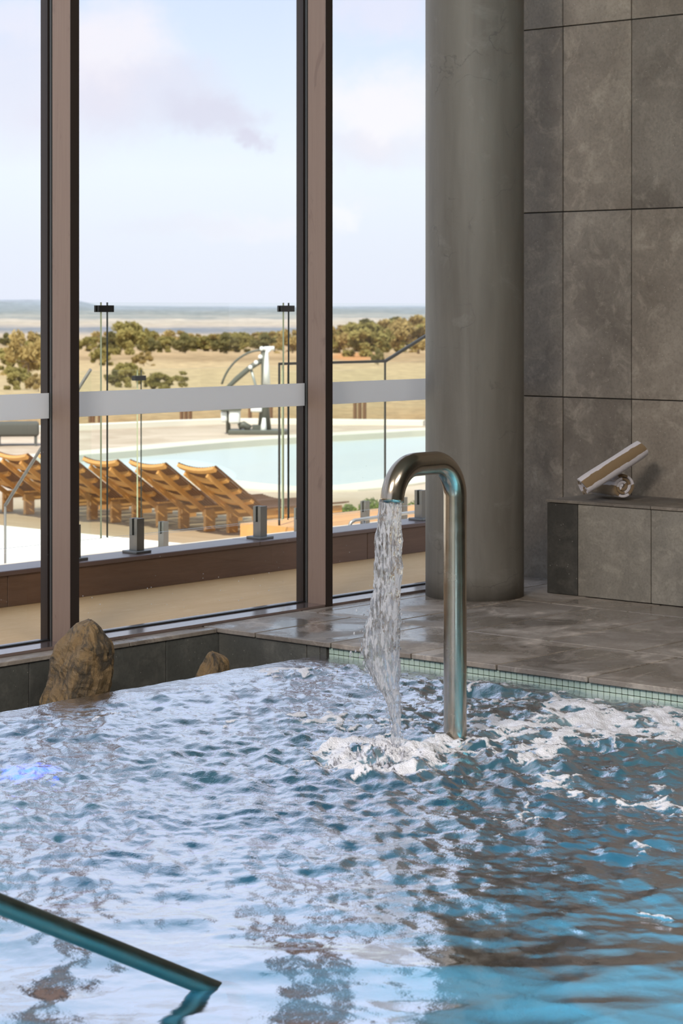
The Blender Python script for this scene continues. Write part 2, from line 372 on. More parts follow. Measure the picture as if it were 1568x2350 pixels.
# back wall with big tiles
wb = empty('wall_back', (8.8, 0, 0)); tag(wb, 'grey brown stone tiled wall behind the round column', 'wall', kind='structure')
boxobj('grout_bed', (.012, .15, -3, 6.66, -.02, CEIL), M['grout'], wb)
def tile_mesh(name, a, b, t, mat, ch=.002):
    bm = bmesh.new(); box(bm, -a / 2, a / 2, -b / 2, b / 2, -t, 0); bevel(bm, ch); me = mesh(bm, name); me.materials.append(mat); return me
TP, TH = .3985, .905
wt_me = tile_mesh('wall_tile', TP - .005, TH - .005, .014, M['wall_tile'])
j0 = 6.237
rows = [(-.01, .895), (.895, 1.80), (1.80, 2.706), (2.706, 3.61), (3.61, 4.3)]
for ci in range(-2, 12):
    y1 = j0 - ci * TP; y0 = y1 - TP
    if y1 > 6.66: y1 = 6.66
    if y0 < 1.2: break
    for (z0, z1) in rows:
        full = abs((y1 - y0) - TP) < 1e-4 and abs((z1 - z0) - TH) < .002
        o = obj('wall_tile', wt_me if full else tile_mesh('wall_tile', y1 - y0 - .005, z1 - z0 - .005, .014, M['wall_tile']), None, wb)
        o.rotation_euler = Matrix(((0, 0, -1), (-1, 0, 0), (0, 1, 0))).to_euler()
        o.location = (random.uniform(-.0012, .0012), (y0 + y1) / 2, (z0 + z1) / 2)

# floor deck tiles, half bond, long side along x
fl = empty('floor', (6.6, 5, 0)); tag(fl, 'wet grey brown stone tiled deck around the pool', 'floor', kind='structure')
FX, FY, FZ = 6.6, 5.0, 0.0
boxobj('screed', (-.03, 2.25, -7.9, 1.58, -.12, -.012), M['grout'], fl)
boxobj('screed', (-.03, 2.25, 1.35, 1.58, -.12, -.012), M['grout'], fl)
PY = .412
def ftile(x0, x1, y0, y1, thick=.02):
    y1 = min(y1, 6.48)
    if y1 - y0 < .03: return
    key = (round(x1 - x0, 3), round(y1 - y0, 3))
    if key not in ftile.c: ftile.c[key] = tile_mesh('floor_tile', x1 - x0 - .008, y1 - y0 - .008, thick, M['floor_tile'], .0025)
    o = obj('floor_tile', ftile.c[key], None, fl)
    o.location = ((x0 + x1) / 2 - FX, (y0 + y1) / 2 - FY, random.uniform(-.0008, .0004)); return o
ftile.c = {}
for (x0, x1, off) in ((6.545, 7.16, 6.18), (7.16, 8.08, 5.973), (8.08, 8.80, 5.797 + .412)):
    k = -2
    while True:
        y1 = off - k * PY; y0 = y1 - PY; k += 1
        if y0 > 6.48: continue
        if y1 < 2.2: break
        if x0 > 8 and y1 <= 6.02: x1c = 8.36
        elif x0 > 8 and y0 < 6.02: x1c = 8.8
        else: x1c = x1
        ftile(x0, x1c, y0, y1)

# bench block against the back wall
bn = empty('tiled_bench', (8.36, 6.017, 0)); tag(bn, 'stone tiled bench block built against the back wall, towels on top', 'bench')
boxobj('core', (.012, .434, -5, -.008, 0.001, .425), M['grout'], bn)
js = [0, -.175, -.575, -.977, -1.379, -1.78, -2.18, -2.6, -3.0]
for i, (a, b) in enumerate(zip(js, js[1:])):
    mt = M['dark_tile'] if i == 0 else M['bench_tile']
    o = obj('front_tile', tile_mesh('front_tile', a - b - .004, .420, .012, mt), None, bn)
    o.rotation_euler = Matrix(((0, 0, -1), (-1, 0, 0), (0, 1, 0))).to_euler(); o.location = (0, (a + b) / 2, .212)
    if i == 0: o['label'] = 'dark narrow end tile'
js2 = [.004, -.575, -.977, -1.379, -1.78, -2.18, -2.6, -3.0]
for i, (a, b) in enumerate(zip(js2, js2[1:])):
    o = obj('top_tile', tile_mesh('top_tile', .438, a - b - .004, .014, M['wall_tile']), None, bn)
    o.location = (.214, (a + b) / 2, .439)

# trim along the foot of the back wall is only the tile edge; column
col_c = (8.08, 6.225); CR = .228
bm = bmesh.new(); segs = 96; rings = []
for z in np.linspace(0, CEIL, 40):
    rings.append([bm.verts.new((CR * math.cos(2 * math.pi * k / segs) * (1 + .0015 * math.sin(9 * z + k)), CR * math.sin(2 * math.pi * k / segs), z)) for k in range(segs)])
for a, b in zip(rings, rings[1:]):
    for k in range(segs): bm.faces.new((a[k], a[(k + 1) % segs], b[(k + 1) % segs], b[k])).smooth = True
bm.faces.new(rings[0]); bm.faces.new(rings[-1])
co = obj('column', bm, M['column'], loc=(col_c[0], col_c[1], 0)); tag(co, 'round grey concrete column between the window and tiled wall', 'column', kind='structure')

# ------------------------------------------------------------------ window wall bays
GV = 6.61; FVF = 6.48; WT = 4.2
MU = [5.832 + 1.5155 * i for i in range(-7, 3)]
for i in range(len(MU) - 1):
    a, b = MU[i], MU[i + 1]
    b2 = min(b, 8.8)
    wn = empty('window_%d' % (i + 1), ((a + b) / 2, GV, 0)); tag(wn, ('tall glazed bay, second to the left of the column' if i == 6 else 'tall glazed bay between bronze mullion and column' if i == 8 else 'tall glazed bay in the middle of the view' if i == 7 else 'tall glazed bay beyond the left edge of the view'), 'window', kind='structure')
    ox, oy = (a + b) / 2, GV
    hw = .0225
    def wbx(name, x0, x1, y0, y1, z0, z1, mat, bev=0):
        return boxobj(name, (x0 - ox, x1 - ox, y0 - oy, y1 - oy, z0, z1), mat, wn, bev)
    wbx('pane', a + hw - .01, b2 - hw + .01, GV - .003, GV + .003, .012, WT, M['pane'])
    wbx('frosted_band', a + hw - .0, b2 - hw + .0, GV - .0048, GV - .0035, .892, .993, M['film'])
    wbx('sill', a + hw, b2 - hw, FVF, GV + .06, -.002, .010, M['sill'])
    wbx('glazing_gasket', a + hw, b2 - hw, GV - .010, GV + .012, .010, .015, M['gasket'])
    wbx('head_frame', a + hw, b2 - hw, FVF, GV + .06, WT, CEIL, M['dark_shade_bronze'])
    # mullion at the right end of the bay
    if b < 8.8:
        mu = wbx('mullion', b - hw, b + hw, FVF, FVF + .106, -.002, CEIL, M['bronze'], .0012)
        f = boxobj('front_shade', (b - hw - ox - .0003, b + hw - ox + .0003, FVF - oy - .0025, FVF - oy - .0002, -.002, CEIL), M['dark_shade_bronze'], mu)  # thin dark sheet: room-side shade put into the mullion's colour
        wbx('glazing_gasket', b - hw + .003, b + hw - .003, FVF + .106, GV - .004, 0, CEIL, M['gasket'])
        wbx('gasket_bead', b - hw, b + hw, FVF + .112, FVF + .118, 0, CEIL, M['gasket_grey'])
        wbx('outer_mullion', b - hw, b + hw, GV + .004, GV + .045, 0, CEIL, M['dark_shade_bronze'])
    o = None
# ledge tile in front of the window above the trough and beside it
led = empty('trim_1', (6.0, 6.44, 0)); tag(led, 'narrow grey stone ledge under the window above the trough', 'ledge', kind='structure')
prev = 6.545
ledj = [6.545, 6.05, 5.35, 4.6, 3.9, 3.2, 2.5, 1.5, .5, -1, -3, -6]
for a, b in zip(ledj, ledj[1:]):
    boxobj('ledge_tile', (b + .002 - 6, a - .002 - 6, 6.392 - 6.44, 6.70 - 6.44, -.02, -.003), M['floor_tile'], led, .002)
# trough: window-side wall, end wall, floor
UJ = [6.60, 6.258, 5.53, 4.9, 4.2, 3.4, 2.6, 1.8, 1, 0, -2, -4, -6]
tw = empty('wall_trough', (6.0, 6.40, 0)); tag(tw, 'dark tiled upstand wall of the overflow trough under the window', 'wall', kind='structure')
boxobj('backing', (-12, .62, .01, .30, -.9, -.02), M['grout'], tw)
for a, b in zip(UJ, UJ[1:]):
    boxobj('trough_tile', (b + .002 - 6, a - .002 - 6, 0, .012, -.8, -.021), M['trough_tile'], tw, .0015)
te = empty('wall_trough_end', (6.56, 6.1, 0)); tag(te, 'short grey tiled end wall of the overflow trough at the deck corner', 'wall', kind='structure')
boxobj('backing', (.012, .08, -4.1, .32, -1.2, -.021), M['grout'], te)
for a, b in ((6.398, 5.905), (5.905, 5.834)):
    boxobj('trough_tile', (0, .014, b + .002 - 6.1, a - .002 - 6.1, -.8, -.021), M['trough_tile'], te, .0015)
boxobj('trough_tile', (0, .014, 5.80 - 6.1, 5.832 - 6.1, -.8, -.021), M['trough_tile'], te, .001)
tag(boxobj('trough_floor', (-6, 6.6, 5.85, 6.41, -.62, -.50), M['dark_tile']), 'dark floor of the overflow trough', 'trough', kind='structure')

# pool basin
tag(boxobj('pool_floor', (-6, 6.62, -3, 5.84, -1.25, -1.1), M['pool_floor']), 'blue mosaic floor of the indoor pool under water', 'pool', kind='structure')
iw = empty('wall_overflow', (4.5, 5.77, 0)); tag(iw, 'overflow edge wall of the pool covered with tan mosaic', 'wall', kind='structure')
boxobj('core', (-10.5, 2.055, -.075, .062, -1.1, -.072), M['pale_grout'], iw)
tm = tile_mesh('mosaic_tile', .0245, .0245, .006, M['tan_mosaic'], .001)
for iu in range(34):
    for iv in range(5):
        o = obj('mosaic_tile', tm, None, iw); o.location = (4.85 + iu * .0262 - 4.5, 5.719 + iv * .0262 - 5.77, -.0665)
bm = bmesh.new()
for iu in range(60):
    u0 = 4.85 + (iu - 60) * .0262
    if iu: pass
    for iv in range(5): box(bm, u0 - .01225 - 4.5, u0 + .01225 - 4.5, 5.719 + iv * .0262 - .01225 - 5.77, 5.719 + iv * .0262 + .01225 - 5.77, -.0725, -.0665)
for iu in range(31):
    u0 = 4.85 + (iu + 34) * .0262
    for iv in range(5): box(bm, u0 - .01225 - 4.5, u0 + .01225 - 4.5, 5.719 + iv * .0262 - .01225 - 5.77, 5.719 + iv * .0262 + .01225 - 5.77, -.0725, -.0665)
o = obj('mosaic_tiles', bm, M['tan_mosaic'], iw); o['kind'] = 'stuff'
# pool wall with green mosaic under the coping
pw = empty('wall_pool', (6.565, 5.0, 0)); tag(pw, 'pool wall with pale green mosaic band under the deck edge', 'wall', kind='structure')
boxobj('core', (.006, .05, -8, .80, -1.2, -.0215), M['pale_grout'], pw)
gm = tile_mesh('mosaic_tile', .0235, .0235, .007, M['mosaic'], .0012)
rot = Matrix(((0, 0, -1), (-1, 0, 0), (0, 1, 0))).to_euler()
for r in range(3):
    for i in range(74):
        o = obj('mosaic_tile', gm, None, pw); o.rotation_euler = rot; o.location = (0, .79 - .0125 - i * .0258, -.035 - r * .0258)
bm = bmesh.new()
for r in range(3, 30):
    for i in range(74):
        y = .79 - .0125 - i * .0258; z = -.035 - r * .0258
        box(bm, 0, .007, y - .0118, y + .0118, z - .0118, z + .0118)
o = obj('mosaic_tiles', bm, M['mosaic'], pw); o['kind'] = 'stuff'
# coping nosing pieces (thin edge of deck tiles show as dark stone already)

# ================================================================== THE POOL WATER
WZ = -.055
def water_fields(U, V):
    Yd = U * CA + V * SA; Xd = U * SA - V * CA
    PX = 784 + F * Xd / Yd
    h = np.zeros_like(U)
    calm = sstep(4.3, 6.0, Yd); sw = .38 + .95 * calm
    rr = np.random.RandomState(3)
    wu = U + .10 * (fbm(U * 2.1, V * 2.1, 3) - .5) ; wv = V + .10 * (fbm(U * 2.1 + 40, V * 2.1 + 9, 3) - .5)
    vd = math.atan2(SA, CA)
    for i in range(48):
        k3 = i % 3
        lam = (.24 * 2.8 ** rr.rand(), .10 * 2.3 ** rr.rand(), .042 * 2.2 ** rr.rand())[k3]
        th = vd + (rr.randn() * .55 if k3 == 0 else rr.randn() * .9 if k3 == 1 else rr.rand() * 6.28); ph = rr.rand() * 6.28
        kx, ky = math.cos(th) * 2 * math.pi / lam, math.sin(th) * 2 * math.pi / lam
        s = np.sin(wu * kx + wv * ky + ph)
        dh = .0052 * lam * (1 - 1.5 * np.abs(s)) if i % 5 == 0 else .0060 * lam * s
        h += dh * ((.75 + .15 * calm), (.22 + 1.25 * calm), (.05 + 1.45 * calm))[k3]
    # choppiness: calmer close to the camera, rough round the inlet and along the coping
    spl = gp(880, 1742, WZ); ds = np.hypot(U - spl.x, V - spl.y)
    jr = gp(1330, 1720, WZ); dj = np.hypot((U - jr.x), (V - jr.y))
    calm = sstep(4.2, 6.0, Yd)
    right = sstep(6.4, 4.6, V) * sstep(5.0, 5.8, U)
    amp = .62 + .30 * calm + .45 * np.exp(-(ds / .5) ** 2) + .35 * np.exp(-(dj / .6) ** 2)
    h = h * amp
    chop = fbm(U * 22, V * 22, 5, .6) - .5; chop2 = np.abs(fbm(U * 9 + 5, V * 9, 4, .6) - .5)
    rough = .03 * (1 - calm) + .40 * calm + .55 * np.exp(-(ds / .5) ** 2) + .45 * np.exp(-(dj / .75) ** 2)
    h += rough * (.011 * chop - .022 * chop2)
    # ring waves round the falling water and the splash mound
    h += .010 * np.exp(-(ds / .30) ** 2) * np.sin(ds * 55) + .016 * np.exp(-(ds / .13) ** 2)
    h += .035 * np.exp(-(ds / .20) ** 2) * np.clip(fbm(U * 26 + 3, V * 26, 5, .7) - .42, 0, 1)
    # foam
    def fb(px, py, rx, ry):
        c = gp(px, py, WZ); du, dv = U - c.x, V - c.y
        X_ = du * SA - dv * CA; Y_ = du * CA + dv * SA
        cY = c.x * CA + c.y * SA
        return np.exp(-((X_ / (rx * cY / F)) ** 2 + (Y_ / (ry * cY * cY / (F * (H - WZ)))) ** 2))
    den = np.zeros_like(U)
    for px, py, rx, ry, s in [(1330, 1640, 150, 26, 1.0), (1230, 1690, 120, 30, .9), (1180, 1610, 150, 18, .55), (1120, 1660, 90, 14, .65), (1240, 1750, 75, 50, .85), (1060, 1690, 60, 20, .6), (1440, 1660, 150, 28, .5),
                              (1500, 1700, 110, 40, .55), (1530, 1830, 90, 34, .85), (1420, 1860, 110, 18, .6), (1290, 1810, 70, 22, .7), (1200, 1860, 90, 18, .5), (1440, 1790, 40, 20, .15), (1560, 1665, 40, 40, .8),
                              (880, 1740, 130, 40, 1.6), (800, 1735, 80, 24, .9), (960, 1720, 70, 24, .9), (830, 1640, 160, 16, .5), (700, 1540, 120, 12, .75), (620, 1545, 80, 8, .6), (380, 1610, 60, 8, .7), (250, 1640, 60, 10, .75), (300, 1588, 60, 6, .6),
                              (560, 1660, 260, 9, .6), (760, 1655, 150, 12, .55), (900, 1600, 110, 22, .35), (130, 1640, 60, 9, .8), (60, 1655, 50, 6, .5), (1000, 1540, 60, 10, .75), (1100, 1572, 90, 10, .7), (1250, 1590, 120, 10, .6), (1400, 1610, 120, 10, .6), (1540, 1630, 60, 12, .6),
                              (1440, 1950, 60, 26, .6), (1530, 1925, 50, 14, .6), (1480, 2080, 45, 26, .7), (1530, 2110, 40, 10, .55), (1550, 2160, 40, 8, .6), (1320, 1930, 60, 20, .35), (1120, 1960, 90, 40, .35), (1180, 1900, 80, 30, .35), (1010, 1890, 120, 30, .3)]:
        den += s * fb(px, py, rx * 1.15, ry * 1.25)
    den += .05
    wx = U + .05 * (fbm(U * 7, V * 7 + 3, 3) - .5) * 2; wy = V + .05 * (fbm(U * 7 + 20, V * 7, 3) - .5) * 2
    l1 = np.clip(1 - np.abs(fbm(wx * 6, wy * 6, 4, .55) - .5) * 7, 0, 1); l2 = np.clip(1 - np.abs(fbm(wx * 14 + 8, wy * 14, 4, .6) - .5) * 6, 0, 1)
    pat = .50 * l1 + .34 * l2 + .45 * fbm(wx * 20 + 30, wy * 20, 4, .65)
    t0 = 1.22 - .65 * np.clip(den, 0, 1.5)
    foam = sstep(t0 - .05, t0 + .22, pat)
    h += .010 * foam * (.3 + .7 * fbm(U * 45, V * 45, 4, .6))
    h *= sstep(6.585, 6.40, U) * .75 + .25
    h = np.where(V > 5.62, h * (1 - .85 * sstep(5.60, 5.80, V)), h)
    air = np.clip(den * .75 - .05, 0, 1) * (.35 + .65 * sstep(.35, .65, fbm(wx * 9, wy * 9, 4, .6)))
    return h, foam, air
def water_grid(u0, u1, v0, v1, st):
    us = np.linspace(u0, u1, int(round((u1 - u0) / st)) + 1); vs2 = np.linspace(v0, v1, int(round((v1 - v0) / st)) + 1)
    U, V = np.meshgrid(us, vs2, indexing='ij'); return U, V
STP = .0068
U, V = water_grid(2.45, 6.572, 1.95, 5.834, STP)
hh, foam, airf = water_fields(U, V)
nu, nv = U.shape
# quads only where the view could see them (plus a margin)
co_ = np.stack([U.ravel(), V.ravel(), (hh + WZ).ravel()], 1)
idx = np.arange(nu * nv).reshape(nu, nv)
Xd = U * SA - V * CA; Yd = U * CA + V * SA
keep = (np.abs(Xd) < .1555 * Yd + .35) & (Yd > 3.6)
kq = keep[:-1, :-1] & keep[1:, 1:] & keep[1:, :-1] & keep[:-1, 1:]
qs = np.stack([idx[:-1, :-1][kq], idx[1:, :-1][kq], idx[1:, 1:][kq], idx[:-1, 1:][kq]], 1)
used = np.zeros(nu * nv, bool); used[qs.ravel()] = True
remap = np.cumsum(used) - 1
cv = co_[used]; qs = remap[qs]
me = bpy.data.meshes.new('pool_water')
me.vertices.add(len(cv)); me.vertices.foreach_set('co', cv.ravel())
me.loops.add(len(qs) * 4); me.loops.foreach_set('vertex_index', qs.ravel())
me.polygons.add(len(qs)); me.polygons.foreach_set('loop_start', np.arange(0, len(qs) * 4, 4)); 
me.polygons.foreach_set('use_smooth', np.ones(len(qs), bool))
me.update(calc_edges=True)
for nm_, ar_ in (('foam', foam), ('air', airf)):
    at_ = me.attributes.new(nm_, 'FLOAT', 'POINT'); at_.data.foreach_set('value', ar_.ravel()[used].astype(np.float32))
def water_mat():
    m, nt = new_mat('pool_water'); k = N(nt); v = k.pos()
    n1 = k.noise(v, 38, 4, .6, .4); n2 = k.noise(v, 150, 3, .6)
    gy = k.n('ShaderNodeVectorMath', operation='DOT_PRODUCT', inp={0: v, 1: (CA, SA, 0)}).outputs['Value']
    far = k.n('ShaderNodeMapRange', inp={0: gy, 1: 4.6, 2: 6.2, 3: .12, 4: 1.0}).outputs[0]
    nb = k.bump(k.math('MULTIPLY', k.math('ADD', n1, k.math('MULTIPLY', n2, .3)), far), .55, .006)
    fr = k.n('ShaderNodeFresnel', inp={'IOR': 1.5, 'Normal': nb}).outputs[0]
    fac = k.n('ShaderNodeMapRange', inp={0: fr, 1: .03, 2: .255, 3: .04, 4: 1.0}).outputs[0]
    g = k.n('ShaderNodeBsdfGlossy', inp={0: (.97, .96, 1, 1), 1: .015, 'Normal': nb})
    rf = k.n('ShaderNodeBsdfRefraction', inp={0: (.50, .80, .90, 1), 1: .0, 'IOR': 1.33, 'Normal': nb})
    air = k.n('ShaderNodeAttribute', attribute_name='air').outputs['Fac']
    tcol = k.mix(air, (.03, .25, .44), (.52, .68, .74))
    tl = k.n('ShaderNodeMixShader', inp={0: .6, 1: k.n('ShaderNodeBsdfDiffuse', inp={0: tcol}).outputs[0], 2: k.n('ShaderNodeBsdfTranslucent', inp={0: tcol}).outputs[0]})
    body = k.n('ShaderNodeMixShader', inp={0: k.math('ADD', .20, k.math('MULTIPLY', air, .6)), 1: rf.outputs[0], 2: tl.outputs[0]})
    wsh = k.n('ShaderNodeMixShader', inp={0: fac, 1: body.outputs[0], 2: g.outputs[0]})
    fa = k.n('ShaderNodeAttribute', attribute_name='foam').outputs['Fac']
    vo = k.n('ShaderNodeTexVoronoi', inp={'Vector': v, 'Scale': 170.0}).outputs[0]; n3 = k.noise(v, 55, 4, .7)
    thr = k.math('SUBTRACT', k.math('MULTIPLY', fa, k.math('ADD', .45, k.math('MULTIPLY', n3, 1.05))), k.math('MULTIPLY', vo, .22))
    fm = k.ramp(thr, [(.22, 0.0), (.66, 1.0)])
    fd = k.n('ShaderNodeBsdfPrincipled', inp={'Base Color': (.94, .93, .99, 1), 'Roughness': .5})
    k.link(k.bump(k.math('SUBTRACT', 1.0, vo), .7, .004), fd.inputs['Normal'])
    k.out(k.n('ShaderNodeMixShader', inp={0: k.math('MULTIPLY', fm, .93), 1: wsh.outputs[0], 2: fd.outputs[0]}).outputs[0]); return m
M['water'] = water_mat()
me.materials.append(M['water'])
wob = bpy.data.objects.new('pool_water', me); C.objects.link(wob)
tag(wob, 'rippling blue water of the indoor pool with white foam streaks', 'water', kind='stuff')

# ================================================================== SPOUT AND FALLING WATER
sb = Vector((5.590, 4.386, 0)); ARM = .318; RC = .112; ZC = .836; RT = .0372
pts = [(0, 0, -1.1), (0, 0, -.6), (0, 0, -.1), (0, 0, .3), (0, 0, ZC - RC)]
for i in range(1, 17):
    a = i / 16 * math.pi / 2; pts.append((-RC + RC * math.cos(a), 0, ZC - RC + RC * math.sin(a)))
for i in range(0, 17):
    a = i / 16 * math.pi / 2; pts.append((-ARM + RC - RC * math.sin(a), 0, ZC - RC + RC * math.cos(a)))
bm = bmesh.new(); rg = tube(bm, pts, RT, 40, cap=False)
end = [Vector(p) for p in pts[-1:]][0]
inner = []
for j, dzz in enumerate((0, .006, .012)):
    inner.append([bm.verts.new((v.co - end) * .93 + end + Vector((0, 0, dzz))) for v in rg[-1]])
n = 40
for k2 in range(n): bm.faces.new((rg[-1][k2], rg[-1][(k2 + 1) % n], inner[0][(k2 + 1) % n], inner[0][k2]))
for a, b in zip(inner, inner[1:]):
    for k2 in range(n): bm.faces.new((a[k2], a[(k2 + 1) % n], b[(k2 + 1) % n], b[k2]))
sp_o = obj('water_spout', bm, M['steel'], loc=sb)
tag(sp_o, 'tall bent stainless steel pipe spout pouring water into the pool', 'spout')

YJ = 6.858
sil = [(1146, 871, 923), (1180, 869, 922), (1210, 866, 922), (1232, 861, 924), (1250, 860, 926), (1275, 861, 921), (1300, 859, 925), (1330, 860, 922), (1352, 857, 921), (1375, 850, 917), (1400, 849, 917), (1430, 838, 921), (1455, 836, 919), (1480, 834, 918), (1500, 831, 918), (1520, 840, 918), (1540, 849, 918), (1560, 859, 918), (1580, 869, 917), (1598, 879, 919), (1620, 888, 919), (1645, 896, 919), (1670, 900, 920), (1700, 901, 920), (1725, 900, 921)]
sy = np.array([s[0] for s in sil]); sl = np.array([s[1] for s in sil]); sr = np.array([s[2] for s in sil])
ys = np.arange(1146, 1728, 2.2); seg = 96
bm = bmesh.new(); rings = []
for y in ys:
    l, r = np.interp(y, sy, sl), np.interp(y, sy, sr); t = (y - 1146) / 580
    l += 5 * (float(fbm(np.array(y * .05), np.array(3.1), 4, .6)) - .5) * (1 + 2 * t); r += 5 * (float(fbm(np.array(y * .055), np.array(9.4), 4, .6)) - .5) * (1 + 1 * t)
    cx = (l + r) / 2; hwp = (r - l) / 2 * YJ / F
    dep = min(hwp, .034) * (1 - .45 * min(1, max(0, (y - 1300) / 200)))
    a = np.arange(seg) * 2 * math.pi / seg
    rad = 1 + .30 * (fbm(np.cos(a) * 5 + 20, np.sin(a) * 5 + y * .016, 4, .6) - .5) * (.8 + t) + .22 * (fbm(np.cos(a) * 9 + 50, np.sin(a) * 9 + y * .06, 3, .6) - .5)
    X0 = (cx - 784) * YJ / F; z = H - (y - HY) * YJ / F
    ring = []
    for ai, ri in zip(a, rad):
        lat = math.cos(ai) * hwp * (1 + (ri - 1) * .35); dd = math.sin(ai) * dep * ri
        uu, vv = xy(X0 + lat, YJ + dd); ring.append(bm.verts.new((uu, vv, z)))
    rings.append(ring)
for a, b in zip(rings, rings[1:]):
    for k2 in range(seg): bm.faces.new((a[k2], a[(k2 + 1) % seg], b[(k2 + 1) % seg], b[k2])).smooth = True
bm.faces.new(rings[0]); bm.faces.new(rings[-1])
# loose drops beside the stream
rd = random.Random(5)
for i in range(110):
    y = rd.uniform(1400, 1700); l = np.interp(y, sy, sl); r = np.interp(y, sy, sr)
    px = rd.choice((l - abs(rd.gauss(0, 16)) - 2, l - abs(rd.gauss(0, 8)), r + abs(rd.gauss(0, 3)) + 1, l - rd.uniform(0, 38) if y > 1560 else l - 4))
    c = at(px, y, YJ + rd.uniform(-.03, .03)); rr = rd.uniform(.0011, .0030)
    res = bmesh.ops.create_icosphere(bm, subdivisions=1, radius=rr, matrix=Matrix.Translation(c) @ Matrix.Diagonal((1, 1, rd.uniform(1.4, 2.8), 1)))
    for v in res['verts']:
        for f in v.link_faces: f.smooth = True
def jet_mat():
    m, nt = new_mat('falling_water'); k = N(nt)
    nb = k.bump(k.noise(k.pos((1, 1, .35)), 90, 3, .55, .8), .5, .004)
    g = k.n('ShaderNodeBsdfGlass', inp={0: (1, 1, 1, 1), 1: 0.0, 2: 1.33, 'Normal': nb})
    t = k.n('ShaderNodeBsdfTransparent', inp={0: (1, 1, 1, 1)})
    b0_ = k.n('ShaderNodeMixShader', inp={0: .36, 1: g.outputs[0], 2: t.outputs[0]})
    df = k.n('ShaderNodeMixShader', inp={0: .5, 1: k.n('ShaderNodeBsdfDiffuse', inp={0: (.95, .95, 1, 1)}).outputs[0], 2: k.n('ShaderNodeBsdfTranslucent', inp={0: (.95, .95, 1, 1)}).outputs[0]})
    st_ = k.ramp(k.noise(k.pos((1, 1, .22)), 110, 4, .6, .6), [(.46, 0.0), (.56, .85)])
    k.out(k.n('ShaderNodeMixShader', inp={0: st_, 1: b0_.outputs[0], 2: df.outputs[0]}).outputs[0]); return m
jo = obj('falling_water', bm, jet_mat()); tag(jo, 'clear stream of water falling from the steel spout with loose drops', 'water', kind='stuff')

# splash crown where the stream lands
bm = bmesh.new(); rd = random.Random(11); sc = gp(880, 1742, WZ)
for i in range(95):
    a = rd.uniform(0, 6.283); dist = abs(rd.gauss(0, .085)) + .01; lean = rd.uniform(.05, .5)
    hgt = rd.uniform(.012, .05) * (1.25 - min(1, dist / .22)); b0 = sc + Vector((math.cos(a) * dist, math.sin(a) * dist, -.006))
    nseg = 5; pp = []; rads = []
    for s in range(nseg + 1):
        t = s / nseg; pp.append(b0 + Vector((math.cos(a) * lean * hgt * t, math.sin(a) * lean * hgt * t, hgt * t))); rads.append((.0085 * (1 - t) ** 1.2 + .0012) * rd.uniform(.7, 1.3))
    tube(bm, pp, .01, 8, True, rads)
for i in range(150):
    a = rd.uniform(0, 6.283); dist = abs(rd.gauss(0, .13)) + .01
    c = sc + Vector((math.cos(a) * dist, math.sin(a) * dist, abs(rd.gauss(0, .03)) + .006))
    bmesh.ops.create_icosphere(bm, subdivisions=1, radius=rd.uniform(.0012, .0042), matrix=Matrix.Translation(c))
def splash_mat():
    m, nt = new_mat('splash_water'); k = N(nt)
    g = k.n('ShaderNodeBsdfGlass', inp={0: (1, 1, 1, 1), 1: .05, 2: 1.33}); dsh = k.n('ShaderNodeBsdfDiffuse', inp={0: (.82, .82, .90, 1)})
    k.out(k.n('ShaderNodeMixShader', inp={0: k.ramp(k.noise(k.pos(), 60, 3), [(.4, .15), (.6, .75)]), 1: g.outputs[0], 2: dsh.outputs[0]}).outputs[0]); return m
so_ = obj('splash', bm, splash_mat(), smooth=True); tag(so_, 'white splash crown where the falling water hits the pool', 'splash', kind='stuff')

# blue underwater lamp near the left of the overflow edge
lp = gp(112, 1748, WZ)
bm = bmesh.new(); bmesh.ops.create_cone(bm, cap_ends=True, segments=32, radius1=.06, radius2=.05, depth=.02)
m_, nt = new_mat('blue_lamp_lens'); k = N(nt); k.out(k.n('ShaderNodeEmission', inp={0: (.03, .06, 1, 1), 1: 16.0}).outputs[0])
lo = obj('underwater_lamp', bm, m_, loc=(lp.x + .02, lp.y + .12, -.22)); tag(lo, 'small blue lamp glowing under the water at the left', 'lamp')
lo.rotation_euler = (R(50), 0, R(-40))
stm = empty_mat = None
bm = bmesh.new(); tube(bm, [(0, 0, -.012), (0, .0, -.88)], .012, 10)
st = obj('lamp_stem', bm, M['rail_steel'], lo); st.rotation_euler = (R(-50), 0, 0)

# handrail at lower left
p0 = gp(470, 2262, WZ); p1 = Vector((p0.x - .62, p0.y, p0.z + .318))
dirr = (p0 - p1).normalized()
pp = [p1 + (p1 - p0) * .6, p1, p0, p0 + dirr * .05]
for i in range(1, 7):
    a = i / 6; pp.append(pp[3] + dirr * .12 * a * (1 - a * .5) + Vector((0, 0, -.12 * a * a)))
pp.append(pp[-1] + Vector((.0, 0, -.75)))
bm = bmesh.new(); tube(bm, pp, .0192, 28)
ho = obj('handrail', bm, M['rail_steel']); tag(ho, 'dark metal handrail slanting down into the water at lower left', 'handrail')

